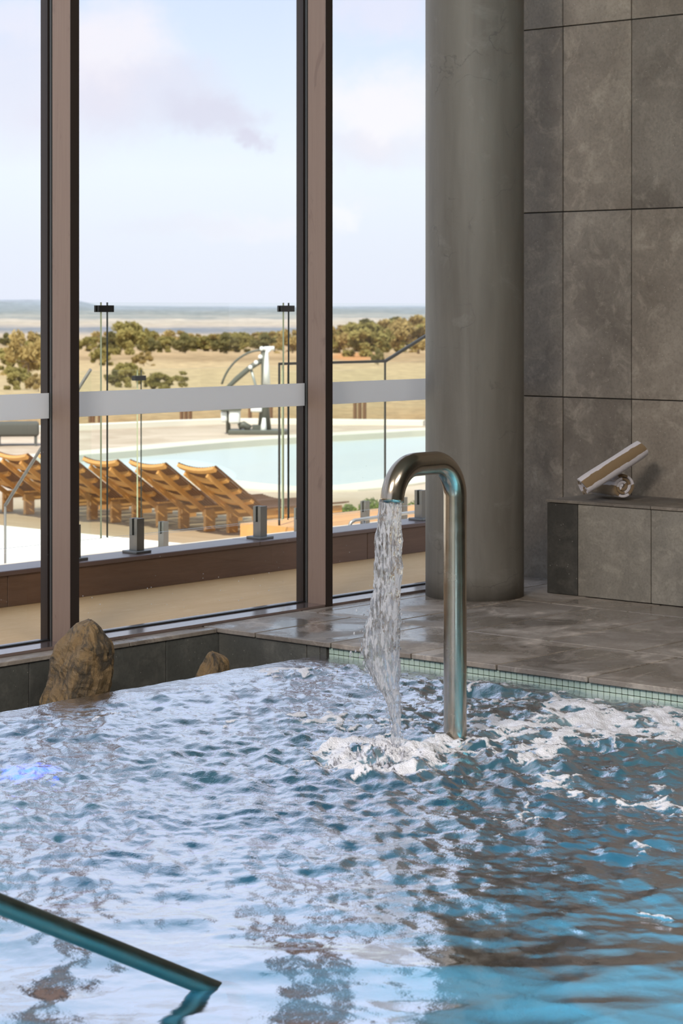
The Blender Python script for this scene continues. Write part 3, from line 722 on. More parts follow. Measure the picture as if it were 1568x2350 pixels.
# ================================================================== ROCKS
def rock(name, rows, Yc, seed, ridge=.35, dep=.10):
    # rows: (py, left px, right px) ; lofted round a ridge, roughened
    bm = bmesh.new(); nA = 40; rings = []
    rys = np.linspace(rows[0][0], rows[-1][0], 46); ty = [r[0] for r in rows]
    base = at((rows[-1][1] + rows[-1][2]) / 2, rows[-1][0], Yc)
    rs = seed * 11.3
    for y in rys:
        l = np.interp(y, ty, [r[1] for r in rows]); r = np.interp(y, ty, [r[2] for r in rows])
        c = (l + r) / 2; hw = (r - l) / 2 * Yc / F; X0 = (c - 784) * Yc / F; z = H - (y - HY) * Yc / F
        ring = []
        for k2 in range(nA):
            a = 2 * math.pi * k2 / nA
            # angular cross-section: left facet, front facet, right facet
            ca, sa = math.cos(a), math.sin(a)
            rad = 1 / (abs(ca) ** 1.35 + abs(sa) ** 1.35) ** (1 / 1.35)
            lat = ca * rad * hw; dd = sa * rad * (dep * (.35 + .65 * min(1, hw / .11)))
            nz = float(fbm(np.array(ca * 1.6 + rs), np.array(sa * 1.6 + z * 9 + rs), 5, .6)) - .5
            nz2 = float(fbm(np.array(ca * 5 + rs + 7), np.array(sa * 5 + z * 34 + rs), 4, .6)) - .5
            f = 1 + .62 * nz + .2 * nz2
            uu, vv = xy(X0 + lat * (1 + (f - 1) * .45) + (ridge * .03 if sa < -.3 else 0), Yc + dd * f)
            ring.append(bm.verts.new((uu - base.x, vv - base.y, z - base.z + .012 * nz2)))
        rings.append(ring)
    for a, b in zip(rings, rings[1:]):
        for k2 in range(nA): bm.faces.new((a[k2], a[(k2 + 1) % nA], b[(k2 + 1) % nA], b[k2]))
    bm.faces.new(rings[0]); bm.faces.new(rings[-1])
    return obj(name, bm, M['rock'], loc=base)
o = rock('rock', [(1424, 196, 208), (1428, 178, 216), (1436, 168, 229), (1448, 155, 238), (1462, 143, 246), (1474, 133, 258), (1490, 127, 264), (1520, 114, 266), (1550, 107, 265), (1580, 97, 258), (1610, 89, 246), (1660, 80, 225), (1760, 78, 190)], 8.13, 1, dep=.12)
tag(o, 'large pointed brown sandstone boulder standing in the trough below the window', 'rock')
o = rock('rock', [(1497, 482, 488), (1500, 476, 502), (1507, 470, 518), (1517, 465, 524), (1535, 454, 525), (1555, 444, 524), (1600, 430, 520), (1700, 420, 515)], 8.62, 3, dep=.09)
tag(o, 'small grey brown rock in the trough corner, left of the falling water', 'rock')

# ================================================================== TOWELS
def towel_mat():
    m, nt = new_mat('striped_towel'); k = N(nt)
    a = k.n('ShaderNodeAttribute', attribute_name='band').outputs['Fac']
    s = k.math('FRACT', k.math('MULTIPLY', k.math('ADD', a, k.math('MULTIPLY', k.math('SUBTRACT', k.noise(k.pos(), 25, 2), .5), .012)), 1 / .076))
    c = k.mix(k.math('GREATER_THAN', s, .5), (.74, .69, .72), (.25, .165, .085))
    p = k.n('ShaderNodeBsdfPrincipled', inp={'Base Color': c, 'Roughness': .95, 'Sheen Weight': .3})
    k.link(k.bump(k.noise(k.pos(), 260, 3), .8, .004), p.inputs['Normal']); k.out(p.outputs[0]); return m
TM = towel_mat()
def roll(name, center, axis, length, R0, turns, phase, loc_off, label, seed, shift=0.0, squash=1.0, bs=1.0):
    bm = bmesh.new(); axis = Vector(axis).normalized(); upv = Vector((0, 0, 1))
    sx = axis.cross(upv).normalized(); sz = sx.cross(axis).normalized()
    th = R0 / (turns + .55) * .86; n = int(turns * 30); lay = bm.verts.layers.float.new('band')
    A_, B_ = [], []; arc = 0; rows = []; nl = 14
    for i in range(n + 1):
        t = i / n; ang = phase - (1 - t) * turns * 2 * math.pi; r = .006 + (R0 - th / 2 - .006) * t
        if i: arc += r * (turns * 2 * math.pi / n)
        for_side = []
        for sgn in (-1, 1):
            rr = r + sgn * th * .47
            line = []
            for j in range(nl + 1):
                w = j / nl; edge = 0.0
                tele = (1 - t) * .012 * math.sin(seed) + .003 * math.sin(ang * 2 + seed)
                pos = (w - .5) * length + tele * (1 if w > .5 else .6)
                rn = rr * (1 + .025 * math.sin(ang * 3 + w * 5 + seed)) * (1 - .05 * abs(2 * w - 1) ** 8 * (sgn + 1) / 2)
                v = bm.verts.new(axis * pos + sx * math.cos(ang) * rn + sz * math.sin(ang) * rn * squash); v[lay] = arc * bs + shift
                line.append(v)
            for_side.append(line)
        rows.append(for_side)
    for a, b in zip(rows, rows[1:]):
        for j in range(nl):
            bm.faces.new((a[0][j], a[0][j + 1], b[0][j + 1], b[0][j])); bm.faces.new((a[1][j], b[1][j], b[1][j + 1], a[1][j + 1]))
        for j in (0, nl): bm.faces.new((a[0][j], a[1][j], b[1][j], b[0][j]))
    for a in (rows[0], rows[-1]):
        for j in range(nl): bm.faces.new((a[0][j], a[0][j + 1], a[1][j + 1], a[1][j]))
    o = obj(name, bm, TM, smooth=True, loc=center); tag(o, label, 'towel', 'striped towels on the bench')
    md = o.modifiers.new('bevel', 'BEVEL'); md.width = .003; md.segments = 2; md.limit_method = 'ANGLE'; md.angle_limit = R(50)
    return o
BZ = .439
cB = at(1429, 1119, 10.16)
axB = (*xy(-.42, .91), 0)
cB2 = cB + Vector(axB).normalized() * .12; cB2.z = BZ + .066
roll('rolled_towel', cB2, axB, .26, .068, 3.2, 2.6, 0, 'striped towel rolled up flat on the bench, its spiral end facing out', 1.3, .02, .93, .68)
pa, pb = at(1338, 1118, 10.04), at(1474, 1031, 10.13)
ax = (pb - pa)
roll('rolled_towel', (pa + pb) / 2, ax, .345, .052, 2.7, -2.2, 0, 'striped rolled towel leaning diagonally on top of the other towel', 2.2, .054 + .018)

# ================================================================== OUTSIDE, CLOSE
tag(boxobj('terrace', (-6, 22, 6.66, 7.70, -.3, -.006), M['terrace']), 'beige terrace floor outside the window', 'terrace', kind='structure')
# timber upstand of planks
up = empty('timber_upstand', (8, 7.6, 0)); tag(up, 'dark brown timber kerb wall under the glass balustrade', 'kerb wall')
UB = [2.0, 4.3, 6.42, 8.9, 9.62, 12.1, 14.5, 17, 20]
boxobj('core', (-6, 12, .02, .14, -.3, .13), M['upstand'], up)
for a, b in zip(UB, UB[1:]):
    boxobj('plank', (a + .0015 - 8, b - .0015 - 8, -.025, .02, -.006, .134), M['upstand'], up, .002)
for a, b in zip([2, 5.2, 8.05, 11, 14, 17], [5.2, 8.05, 11, 14, 17, 20]):
    boxobj('capping_board', (a + .001 - 8, b - .001 - 8, -.04, .16, .135, .158), M['capping'], up, .003)
# glass balustrade 1
FV = 7.66
def panel_thing(name, u0, u1, v, z0, z1, label, group, spigs, sz0, first_h=.165, left_edge=True):
    t = empty(name, ((u0 + u1) / 2, v, sz0)); tag(t, label, 'glass panel', group)
    ox = (u0 + u1) / 2
    bm = bmesh.new(); fs = box(bm, u0 - ox, u1 - ox, -.006, .006, z0 - sz0, z1 - sz0)
    # bottom, top, y-, x+, y+, x-
    for i in ((0, 1, 5) if left_edge else (0, 1)): fs[i].material_index = 1
    fs[3].material_index = 2
    obj('glass', bm, [M['fence_glass'], M['glass_edge'], M['glass_edge_pale']], t)
    for su in spigs:
        bm = bmesh.new(); h = first_h
        box(bm, su - ox - .024, su - ox + .024, -.026, -.0075, .012, h); box(bm, su - ox - .024, su - ox + .024, .0075, .026, .012, h)
        box(bm, su - ox - .024, su - ox + .024, -.0075, .0075, .012, z0 - sz0 - .002)
        s = obj('spigot', bm, M['spigot'], t)
        bm = bmesh.new(); box(bm, su - ox - .05, su - ox + .05, -.05, .05, .0, .012); bevel(bm, .002)
        obj('base_plate', bm, M['spigot'], s)
    return t
jn = [onv(239, FV), onv(656.5, FV)]
PW = jn[1] - jn[0]
sp1, sp2 = onv(314, FV), onv(597, FV)
names = {-1: 'first glass balustrade panel, crossing the left edge of the view', 0: 'middle glass balustrade panel with two steel spigots above the kerb wall', 1: 'glass balustrade panel behind the right mullion and the falling water', 2: 'glass balustrade panel beyond the concrete column', -2: 'glass balustrade panel left of the view'}
for i in range(-1, 3):
    a = jn[0] + i * PW + .020; b = jn[0] + (i + 1) * PW - .020
    panel_thing('glass_balustrade', a, b, FV, .245, 1.357, names[i], 'front glass balustrade', [sp1 + i * PW, sp2 + i * PW + (0 if i != 1 else .03)], .158)
for i in range(0, 3):
    c = jn[0] + i * PW
    bm = bmesh.new(); box(bm, -.048, .048, -.017, -.0066, -.016, .016); box(bm, -.048, .048, .0066, .017, -.016, .016); box(bm, -.014, .014, -.0066, .0066, -.010, .010)
    o = obj('glass_clamp', bm, M['gasket'], loc=(c, FV, 1.327)); tag(o, ('small black clamp joining the two left balustrade panels' if i == 0 else 'small black clamp joining panels left of the right mullion' if i == 1 else 'small black clamp beyond the column'), 'clamp', 'balustrade clamps')

# lower terrace and retaining edge
tag(boxobj('lower_terrace', (-6, 24, 7.70, 10.9, -1.5, -.31), pbr('lower_terrace_concrete', (.6, .52, .42), .8)), 'pale terrace hidden below the balustrade', 'terrace', kind='structure')
F2 = 10.72
j2 = [onv(236, F2), onv(319, F2), onv(648, F2)]
panel_thing('glass_balustrade', j2[1] + .02, j2[2], F2, -.2, .915, 'glass panel of the lower balustrade in front of the wooden loungers', 'lower glass balustrade', [onv(375, F2), onv(686, F2)], -.31, .19)
bm = bmesh.new(); box(bm, -.05, .05, -.017, .017, -.016, .016)
o = obj('glass_clamp', bm, M['gasket'], loc=(j2[1], F2, .86)); tag(o, 'small black clamp of the lower balustrade above the loungers', 'clamp', 'balustrade clamps')
panel_thing('glass_balustrade', j2[0] - .35, j2[1] - .015, F2, -.2, .915, 'narrow glass panel of the lower balustrade beside the stair glass', 'lower glass balustrade', [], -.31, .19, left_edge=False)
panel_thing('glass_balustrade', j2[2] + .06, onv(1010, F2), F2, -.2, .915, 'lower glass panel seen behind the falling water', 'lower glass balustrade', [onv(838, F2), onv(925, F2)], -.31, .19)
# raking stair glass at the left
a0 = at(208, 848, 14.6); a1 = Vector((a0.x, a0.y + .87, -.033)); 
t = empty('stair_glass', (a0.x, a0.y, -1.43)); tag(t, 'raking glass stair panel whose slanting edge crosses the left loungers', 'glass panel')
bm = bmesh.new()
prof = [(0, a0.z), (.87, a1.z), (.87, -1.2), (0, -.4)]
vsA = [bm.verts.new((-.006, p[0], p[1] + 1.43)) for p in prof]; vsB = [bm.verts.new((.006, p[0], p[1] + 1.43)) for p in prof]
bm.faces.new(vsA); bm.faces.new(vsB[::-1])
for k2 in range(4):
    f = bm.faces.new((vsA[k2], vsA[(k2 + 1) % 4], vsB[(k2 + 1) % 4], vsB[k2])); f.material_index = 1 if k2 != 3 else 0
obj('glass', bm, [M['fence_glass'], M['glass_edge']], t)
bm = bmesh.new(); tube(bm, [(0, 0, a0.z + 1.43), (0, .87, a1.z + 1.43)], .011, 8); tube(bm, [(0, .87, a1.z + 1.43), (0, .87, .02)], .009, 8)
obj('edge_rail', bm, pbr('grey_edge_rail', (.16, .15, .14), .4), t)

# black stair rail right of centre
F3 = 11.25
def p3(px, py): 
    u = onv(px, F3); Y = u * CA + F3 * SA; return Vector((u, F3, H - (py - HY) * Y / F))
q0, q1, q2 = p3(641, 835), p3(884, 829), p3(1010, 750)
t = empty('stair_rail', (q0.x, F3, -.31)); tag(t, 'thin black metal rail rising to the right behind the balustrade', 'railing')
L = lambda v: v - Vector((q0.x, F3, -.31))
bm = bmesh.new()
def flatbar(bm, a, b, w, hgt):
    d_ = (b - a); n_ = Vector((0, 0, 1)); 
    if abs(d_.normalized().z) > .9: n_ = Vector((1, 0, 0))
    s_ = Vector((0, 1, 0)); n_ = d_.normalized().cross(s_)
    vs_ = []
    for p in (a, b):
        for i, j in ((-1, -1), (1, -1), (1, 1), (-1, 1)): vs_.append(bm.verts.new(p + s_ * w / 2 * i + n_ * hgt / 2 * j))
    for f in ((0, 1, 2, 3), (7, 6, 5, 4), (0, 4, 5, 1), (1, 5, 6, 2), (2, 6, 7, 3), (3, 7, 4, 0)): bm.faces.new([vs_[i] for i in f])
BLK = pbr('black_powdercoat', (.018, .017, .015), .4)
flatbar(bm, L(q0), L(q1), .02, .020); flatbar(bm, L(q1), L(q2), .02, .022); obj('top_rail', bm, BLK, t)
for pq, bz in ((q0, -.31), (q1, -.31), (q2, -.31)):
    bm = bmesh.new(); flatbar(bm, L(Vector((pq.x, pq.y, bz))), L(pq), .012, .012); obj('post', bm, BLK, t)
bm = bmesh.new(); box(bm, L(q0).x + .02, L(q1).x - .02, -.005, .005, .08, L(q1).z - .06); obj('glass', bm, M['fence_glass'], t)
tag(boxobj('stair_landing', (q0.x - .06, 24, 10.9, 11.6, -1.5, -.31), M['lounger']), 'landing under the black stair rail', 'landing', kind='structure')

# bent grey tube rail behind the right bay
t1 = [at(802, 1226, 13.2), at(803, 1206, 13.2), at(806, 1199, 13.2), at(814, 1194, 13.22), at(850, 1189, 13.5), at(930, 1178, 14.1), at(1010, 1168, 14.8)]
t1[0].z = -.31
bm = bmesh.new(); tube(bm, t1, .011, 12); tube(bm, [at(836, 1192, 13.4), Vector((*at(836, 1192, 13.4).xy, -.31))], .009, 10)
o = obj('grab_rail', bm, pbr('satin_tube', (.45, .44, .40), .35, .7)); tag(o, 'bent grey tube rail low behind the right balustrade panel', 'handrail')

# ================================================================== LOWER DECK
ZG = -1.43
white = pbr('white_paving', (.86, .83, .75), .8, var=.04)
wp = empty('white_paving', (15, 15, ZG)); tag(wp, 'sunlit white paving slabs between balustrade and loungers', 'paving', kind='structure')
for i in range(-5, 3):
    for j in range(-1, 14):
        x0 = 18.2 - (2 - i) * 2.4 - 2.4 + 2.4 * 0; 
        boxobj('paving_slab', (18.2 + (i - 3) * 2.4 + .004 + 0 - 15 + 0, 18.2 + (i - 2) * 2.4 - .004 - 15, 11.0 + j * 2.4 - 15, 11.0 + (j + 1) * 2.4 - .008 - 15, -.06, 0), white, wp)
deckp = [(18.2, 11), (40, 11), (58, 20), (60, 40)]
def poly_obj(name, pts_, z, mat, th=.06):
    bm = bmesh.new(); prism(bm, [(p[0], p[1]) for p in pts_], z - th, z)
    bmesh.ops.triangulate(bm, faces=bm.faces[:]); return obj(name, bm, mat)
def deck_mat():
    m, nt = new_mat('lower_deck'); k = N(nt)
    g = k.n('ShaderNodeNewGeometry').outputs['Position']
    yd = k.n('ShaderNodeVectorMath', operation='DOT_PRODUCT', inp={0: g, 1: (CA, SA, 0)}).outputs['Value']
    n1 = k.noise(k.pos((4, .5, 1)), 1.6, 5, .6, .3); n2 = k.noise(k.pos((.5, .5, 1)), .8, 5, .6, 1.0)
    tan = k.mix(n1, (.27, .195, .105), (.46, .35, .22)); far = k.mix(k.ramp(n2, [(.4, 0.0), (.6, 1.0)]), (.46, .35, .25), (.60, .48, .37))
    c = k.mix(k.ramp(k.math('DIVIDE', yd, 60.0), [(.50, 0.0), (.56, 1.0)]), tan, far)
    sy_ = k.n('ShaderNodeSeparateXYZ', inp={0: g}).outputs[1]
    pk = k.math('LESS_THAN', k.math('ADD', sy_, k.math('MULTIPLY', n1, .3)), 18.3)
    c = k.mix(pk, c, (.48, .35, .22))
    k.out(k.n('ShaderNodeBsdfPrincipled', inp={'Base Color': c, 'Roughness': .8}).outputs[0]); return m
far_px = [(-700, 1000), (0, 992), (185, 985), (400, 975), (520, 971), (700, 972), (978, 975), (1300, 990), (1500, 1010)]
fpts = [gp(a, b, ZG) for a, b in far_px]
fpts[-1] = Vector((62, 20, ZG))
# deck made as ring with the pool hole: built from a grid masked by polygon
water_px = [(-120, 1068), (60, 1056), (185, 1048), (350, 1034), (450, 1024), (560, 1015), (700, 1006), (850, 998), (978, 990), (1120, 985), (1200, 1000), (1180, 1040), (1100, 1064), (978, 1086), (870, 1106), (764, 1119), (692, 1121), (620, 1115), (540, 1106), (430, 1098), (300, 1092), (120, 1088), (-120, 1090)]
wpts = [gp(a, b, ZG) for a, b in water_px]
cen = sum(wpts, Vector()) / len(wpts)
def smooth_loop(P, it=2):
    for _ in range(it):
        Q = []
        for i in range(len(P)):
            a, b = P[i], P[(i + 1) % len(P)]; Q.append(a * .75 + b * .25); Q.append(a * .25 + b * .75)
        P = Q
    return P
wpts = smooth_loop(wpts, 1)
def offset_loop(P, d_):
    Q = []
    n_ = len(P)
    for i in range(n_):
        t = (P[(i + 1) % n_] - P[i - 1]); nn_ = Vector((t.y, -t.x, 0)).normalized(); Q.append(P[i] + nn_ * d_)
    return Q
area_ = sum(wpts[i].x * wpts[(i + 1) % len(wpts)].y - wpts[(i + 1) % len(wpts)].x * wpts[i].y for i in range(len(wpts)))
sg = 1 if area_ > 0 else -1
outer = offset_loop(wpts, sg * .85)
def ring_obj(name, A_, B_, z0, z1, mat):
    bm = bmesh.new(); n_ = len(A_)
    a1 = [bm.verts.new((p.x, p.y, z1)) for p in A_]; b1 = [bm.verts.new((p.x, p.y, z1)) for p in B_]
    a0 = [bm.verts.new((p.x, p.y, z0)) for p in A_]; b0 = [bm.verts.new((p.x, p.y, z0)) for p in B_]
    for i in range(n_):
        j = (i + 1) % n_
        bm.faces.new((a1[i], a1[j], b1[j], b1[i])); bm.faces.new((a0[i], a0[j], a1[j], a1[i])); bm.faces.new((b0[i], b0[j], b1[j], b1[i]))
    return obj(name, bm, mat)
cop = ring_obj('pool_coping', wpts, outer, ZG - 1.3, ZG + .03, pbr('coping_stone', (.70, .66, .54), .7)); tag(cop, 'pale stone coping round the outdoor pool', 'coping', kind='structure')
# deck around: outer boundary resampled radially about the pool centre
bm = bmesh.new(); n_ = len(outer); ob = []
big = [Vector((18.2, 11, 0)), Vector((60, 11, 0)), Vector((62, 20, 0))] + [Vector((p.x, p.y, 0)) for p in fpts[::-1][1:]] + [Vector((18.2, 60, 0))]
def raycast_poly(o_, d_):
    best = None
    for i in range(len(big)):
        a, b = big[i], big[(i + 1) % len(big)]; e = b - a; den_ = d_.x * e.y - d_.y * e.x
        if abs(den_) < 1e-9: continue
        t_ = ((a.x - o_.x) * e.y - (a.y - o_.y) * e.x) / den_; s_ = ((a.x - o_.x) * d_.y - (a.y - o_.y) * d_.x) / den_
        if t_ > 0 and -1e-6 <= s_ <= 1 + 1e-6 and (best is None or t_ < best): best = t_
    return best
c2 = Vector((cen.x, cen.y, 0))
angs = np.linspace(0, 2 * math.pi, 361)[:-1]
def ray_loop(P, d_):
    global big
    sv = big; big = [Vector((p.x, p.y, 0)) for p in P]; r_ = raycast_poly(c2, d_); big = sv; return r_
inn, out_ = [], []
for a in angs:
    d_ = Vector((math.cos(a), math.sin(a), 0)); ri = ray_loop(outer, d_); ro_ = raycast_poly(c2, d_)
    if ri is None: ri = 1.0
    if ro_ is None or ro_ < ri: ro_ = ri + .3
    inn.append(bm.verts.new((*(c2 + d_ * (ri - .06)).xy, ZG))); out_.append(bm.verts.new((*(c2 + d_ * ro_).xy, ZG)))
for i in range(360):
    j = (i + 1) % 360; bm.faces.new((inn[i], inn[j], out_[j], out_[i]))
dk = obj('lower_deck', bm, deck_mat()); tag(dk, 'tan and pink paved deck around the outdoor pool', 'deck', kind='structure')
# pool floor, shallow shelf, water
poly_obj('outdoor_pool_floor', wpts, ZG - .9, pbr('outdoor_pool_tile', (.42, .74, .70), .6, var=.1, vscale=.8), .1); tag(bpy.data.objects['outdoor_pool_floor'], 'pale green floor of the outdoor pool', 'pool', kind='structure')
shelf_px = [(-100, 1090), (-100, 1068), (185, 1050), (350, 1036), (440, 1036), (500, 1046), (540, 1062), (543, 1076), (520, 1090), (470, 1096), (430, 1098)]
o = poly_obj('pool_shelf', smooth_loop([gp(a, b, ZG) for a, b in shelf_px], 1), ZG - .16, pbr('shelf_tile', (.74, .80, .72), .6), .7); tag(o, 'pale shallow shelf of the outdoor pool', 'pool step', kind='structure')
def outwater():
    m, nt = new_mat('outdoor_water'); k = N(nt)
    nb = k.bump(k.noise(k.pos(), 2.5, 4), .25, .05)
    t_ = k.n('ShaderNodeBsdfTransparent', inp={0: (.88, .99, .98, 1)}); df = k.n('ShaderNodeBsdfDiffuse', inp={0: (.86, .95, .91, 1)})
    b_ = k.n('ShaderNodeMixShader', inp={0: .55, 1: t_.outputs[0], 2: df.outputs[0]})
    g_ = k.n('ShaderNodeBsdfGlossy', inp={0: (1, 1, 1, 1), 1: .35, 'Normal': nb})
    f_ = k.math('MULTIPLY', k.n('ShaderNodeFresnel', inp={'IOR': 1.33, 'Normal': nb}).outputs[0], .45)
    k.out(k.n('ShaderNodeMixShader', inp={0: f_, 1: b_.outputs[0], 2: g_.outputs[0]}).outputs[0]); return m
bm = bmesh.new(); bm.faces.new([bm.verts.new((p.x, p.y, ZG - .10)) for p in wpts]); bmesh.ops.triangulate(bm, faces=bm.faces[:])
o = obj('outdoor_water', bm, outwater()); tag(o, 'pale turquoise water of the outdoor pool', 'water', kind='stuff')
# far white kerb
bm = bmesh.new()
kp = [(p.x, p.y) for p in fpts[:-2]]
kin = []
for i, p in enumerate(kp):
    t_ = Vector((kp[min(i + 1, len(kp) - 1)][0] - kp[max(i - 1, 0)][0], kp[min(i + 1, len(kp) - 1)][1] - kp[max(i - 1, 0)][1], 0)).normalized(); kin.append((p[0] + t_.y * .45, p[1] - t_.x * .45))
for i in range(len(kp) - 1): 
    prism(bm, [kp[i], kp[i + 1], kin[i + 1], kin[i]], ZG - .3, ZG + .12)
o = obj('far_kerb', bm, pbr('white_kerb', (.80, .76, .66), .7)); tag(o, 'low white kerb between pool deck and dry field', 'kerb', kind='structure')

# ------------------------------------------------------------------ loungers
def lounger_parts():
    t = empty('sun_lounger')
    W2 = .335; TR = .275; ang = R(36); LB = .86
    sag = lambda y: .035 * (y / W2) ** 2
    bx, bz = -math.cos(ang), math.sin(ang)      # direction of the raised back (towards the head, -x)
    # slats of back and seat
    bm = bmesh.new(); ns = 15
    for i in range(ns):
        y = -W2 + 2 * W2 * i / (ns - 1); o_ = sag(y)
        a = Vector((0, y, TR + o_)); b = Vector((bx * LB, y, TR + bz * LB + o_)); nn_ = Vector((bz, 0, -bx)).normalized()
        vs_ = []
        for p in (a, b):
            for dy, dn in ((-.014, 0), (.014, 0), (.014, .014), (-.014, .014)): vs_.append(bm.verts.new(p + Vector((0, dy, 0)) + nn_ * dn))
        for f in ((0, 1, 2, 3), (7, 6, 5, 4), (0, 4, 5, 1), (1, 5, 6, 2), (2, 6, 7, 3), (3, 7, 4, 0)): bm.faces.new([vs_[q_] for q_ in f])
    o = obj('back_slats', bm, M['lounger_slat'], t)
    bm = bmesh.new()
    for i in range(ns):
        y = -W2 + 2 * W2 * i / (ns - 1); o_ = sag(y); box(bm, .01, 1.25, y - .014, y + .014, TR + o_, TR + o_ + .014)
    obj('seat_slats', bm, M['lounger_slat'], t)
    # curved cross bars under the back
    def cross(px_, pz_, w2, th=.045):
        bm = bmesh.new(); n = 10; prev = None; nn_ = Vector((bz, 0, -bx)).normalized(); al = Vector((bx, 0, bz))
        for i in range(n + 1):
            y = -w2 + 2 * w2 * i / n; c = Vector((px_, y, pz_ + sag(y))) - nn_ * .002
            ring = [bm.verts.new(c + al * s1 * th / 2 - nn_ * s2 * .038) for s1, s2 in ((-1, 0), (1, 0), (1, 1), (-1, 1))]
            if prev:
                for k2 in range(4): bm.faces.new((prev[k2], prev[(k2 + 1) % 4], ring[(k2 + 1) % 4], ring[k2]))
            else: bm.faces.new(ring)
            prev = ring
        bm.faces.new(prev); return bm
    for f_ in (.22, .47, .72, .975):
        obj('back_bar', cross(bx * LB * f_, TR + bz * LB * f_, W2 - .005, .05 if f_ < .9 else .06), M['lounger'], t)
    for s_ in (-1, 1):
        y = s_ * .205; bm = bmesh.new(); nn_ = Vector((bz, 0, -bx)).normalized()
        a = Vector((.05, y, TR - .03)); b = Vector((bx * LB * .96, y, TR + bz * LB * .96)); vs_ = []
        for p in (a, b):
            for dy, dn in ((-.016, -.085), (.016, -.085), (.016, -.03), (-.016, -.03)): vs_.append(bm.verts.new(p + Vector((0, dy, 0)) + nn_ * dn))
        for f in ((0, 1, 2, 3), (7, 6, 5, 4), (0, 4, 5, 1), (1, 5, 6, 2), (2, 6, 7, 3), (3, 7, 4, 0)): bm.faces.new([vs_[q_] for q_ in f])
        obj('back_rail', bm, M['lounger'], t)
        bm = bmesh.new(); box(bm, -.06, 1.25, y - .017, y + .017, TR - .10, TR - .005); obj('side_rail', bm, M['lounger'], t)
    for lx in (.0, 1.12):
        for s_ in (-1, 1):
            bm = bmesh.new(); box(bm, lx - .07, lx + .07, s_ * .245 - .022, s_ * .245 + .022, 0, TR - .02); bevel(bm, .003); obj('leg', bm, M['lounger'], t)
    for lx in (.3, .7, 1.1): 
        bm = bmesh.new(); box(bm, lx - .02, lx + .02, -.26, .26, TR - .05, TR - .006); obj('seat_bar', bm, M['lounger'], t)
    return t
base = gp(564, 1226, ZG)
lab = ['rightmost slatted wooden sun lounger with raised back, nearest the glass spigot', 'slatted wooden sun lounger, second from the right end of the row', 'slatted wooden sun lounger just right of the left window mullion', 'slatted wooden sun lounger mostly hidden behind the left mullion', 'slatted wooden sun lounger seen through the left window bay', 'slatted wooden sun lounger cut by the left edge of the view']
L0 = lounger_parts()
SPC = .845
for i in range(6):
    o = L0 if i == 0 else copy_tree(L0)
    o.location = (base.x + .0, base.y + i * SPC, ZG); o.rotation_euler = (0, 0, R(-8)); o.scale = (1.08,) * 3
    tag(o, lab[i], 'sun lounger', 'wooden loungers by the outdoor pool')

# ------------------------------------------------------------------ grey ottoman far left
oc = gp(30, 1022, ZG)
t = empty('outdoor_ottoman', (oc.x, oc.y, ZG), A - R(90) + R(8)); tag(t, 'grey upholstered outdoor ottoman on thin legs at the far left', 'ottoman')
bm = bmesh.new(); box(bm, -.75, .52, -.35, .35, .19, .47); bevel(bm, .06, 3); obj('cushion', bm, pbr('grey_cushion', (.095, .093, .08), .9), t, True)
GL = pbr('grey_legs', (.10, .10, .09), .6)
for lx in (-.68, -.28, .45):
    for ly in (-.28, .28):
        if lx == -.68 or lx != -.28 or True:
            bm = bmesh.new(); box(bm, lx - .03, lx + .03, ly - .03, ly + .03, 0, .22); obj('leg', bm, GL, t)
# ------------------------------------------------------------------ pool hoist
hc = gp(590, 996, ZG); HYd = hc.x * CA + hc.y * SA
t = empty('pool_hoist', (hc.x, hc.y, ZG), A - R(90)); tag(t, 'grey and white pool access hoist with arched arm beside the outdoor pool', 'pool hoist')
hm = F / HYd
def hp(px, py, dy=0.0): return Vector(((px - 590) / hm, dy, (996 - py) / hm))
DK = pbr('hoist_grey', (.10, .105, .085), .5); WHT = pbr('hoist_white', (.85, .86, .82), .4); MIDG = pbr('hoist_steel', (.35, .38, .36), .4, .5)
def hpart(name, pts_, r, mat, radii=None): 
    bm = bmesh.new(); tube(bm, pts_, r, 12, True, radii); return obj(name, bm, mat, t)
bm = bmesh.new(); box(bm, -.62, .66, -.35, .35, 0, .10); bevel(bm, .02); box(bm, -.10, .16, -.15, .15, .1, .2); obj('base', bm, DK, t)
hpart('mast', [hp(607, 985), hp(607, 900), hp(606, 850), hp(604, 802)], .1, DK, [.15, .075, .06, .05])
hpart('white_column', [hp(612, 882, -.08), hp(612, 840, -.08), hp(613, 808, -.06), hp(620, 800, -.06)], .07, WHT, [.085, .06, .04, .05])
hpart('white_cap', [hp(606, 800, -.05), hp(630, 799, -.05)], .045, WHT)
hpart('white_foot', [hp(606, 996, -.2), hp(606, 975, -.2), hp(607, 958, -.2)], .08, WHT, [.075, .06, .035])
arc = [hp(604 - 100 * math.sin(a), 903 - 103 * math.cos(a) if False else 803 + 92 * (1 - math.cos(a)) * 1.25) for a in np.linspace(0, 1.25, 12)]
hpart('arched_arm', arc, .024, DK)
hpart('lift_arm', [hp(604, 825), hp(575, 843), hp(545, 868), hp(522, 890), hp(505, 915), hp(498, 938)], .05, DK, [.055, .06, .06, .045, .04, .035])
hpart('ram', [hp(576, 846), hp(586, 882), hp(600, 940)], .028, MIDG)
for px_, py_ in ((575, 843), (588, 832), (601, 800), (598, 819)):
    bm = bmesh.new(); bmesh.ops.create_uvsphere(bm, u_segments=12, v_segments=8, radius=.05, matrix=Matrix.Translation(hp(px_, py_, -.05))); obj('joint', bm, WHT, t, True)
hpart('seat_post', [hp(524, 994), hp(524, 935)], .05, DK)
bm = bmesh.new(); box(bm, hp(508, 0).x, hp(553, 0).x, -.28, .28, hp(0, 942).z, hp(0, 932).z); obj('armrest', bm, DK, t)
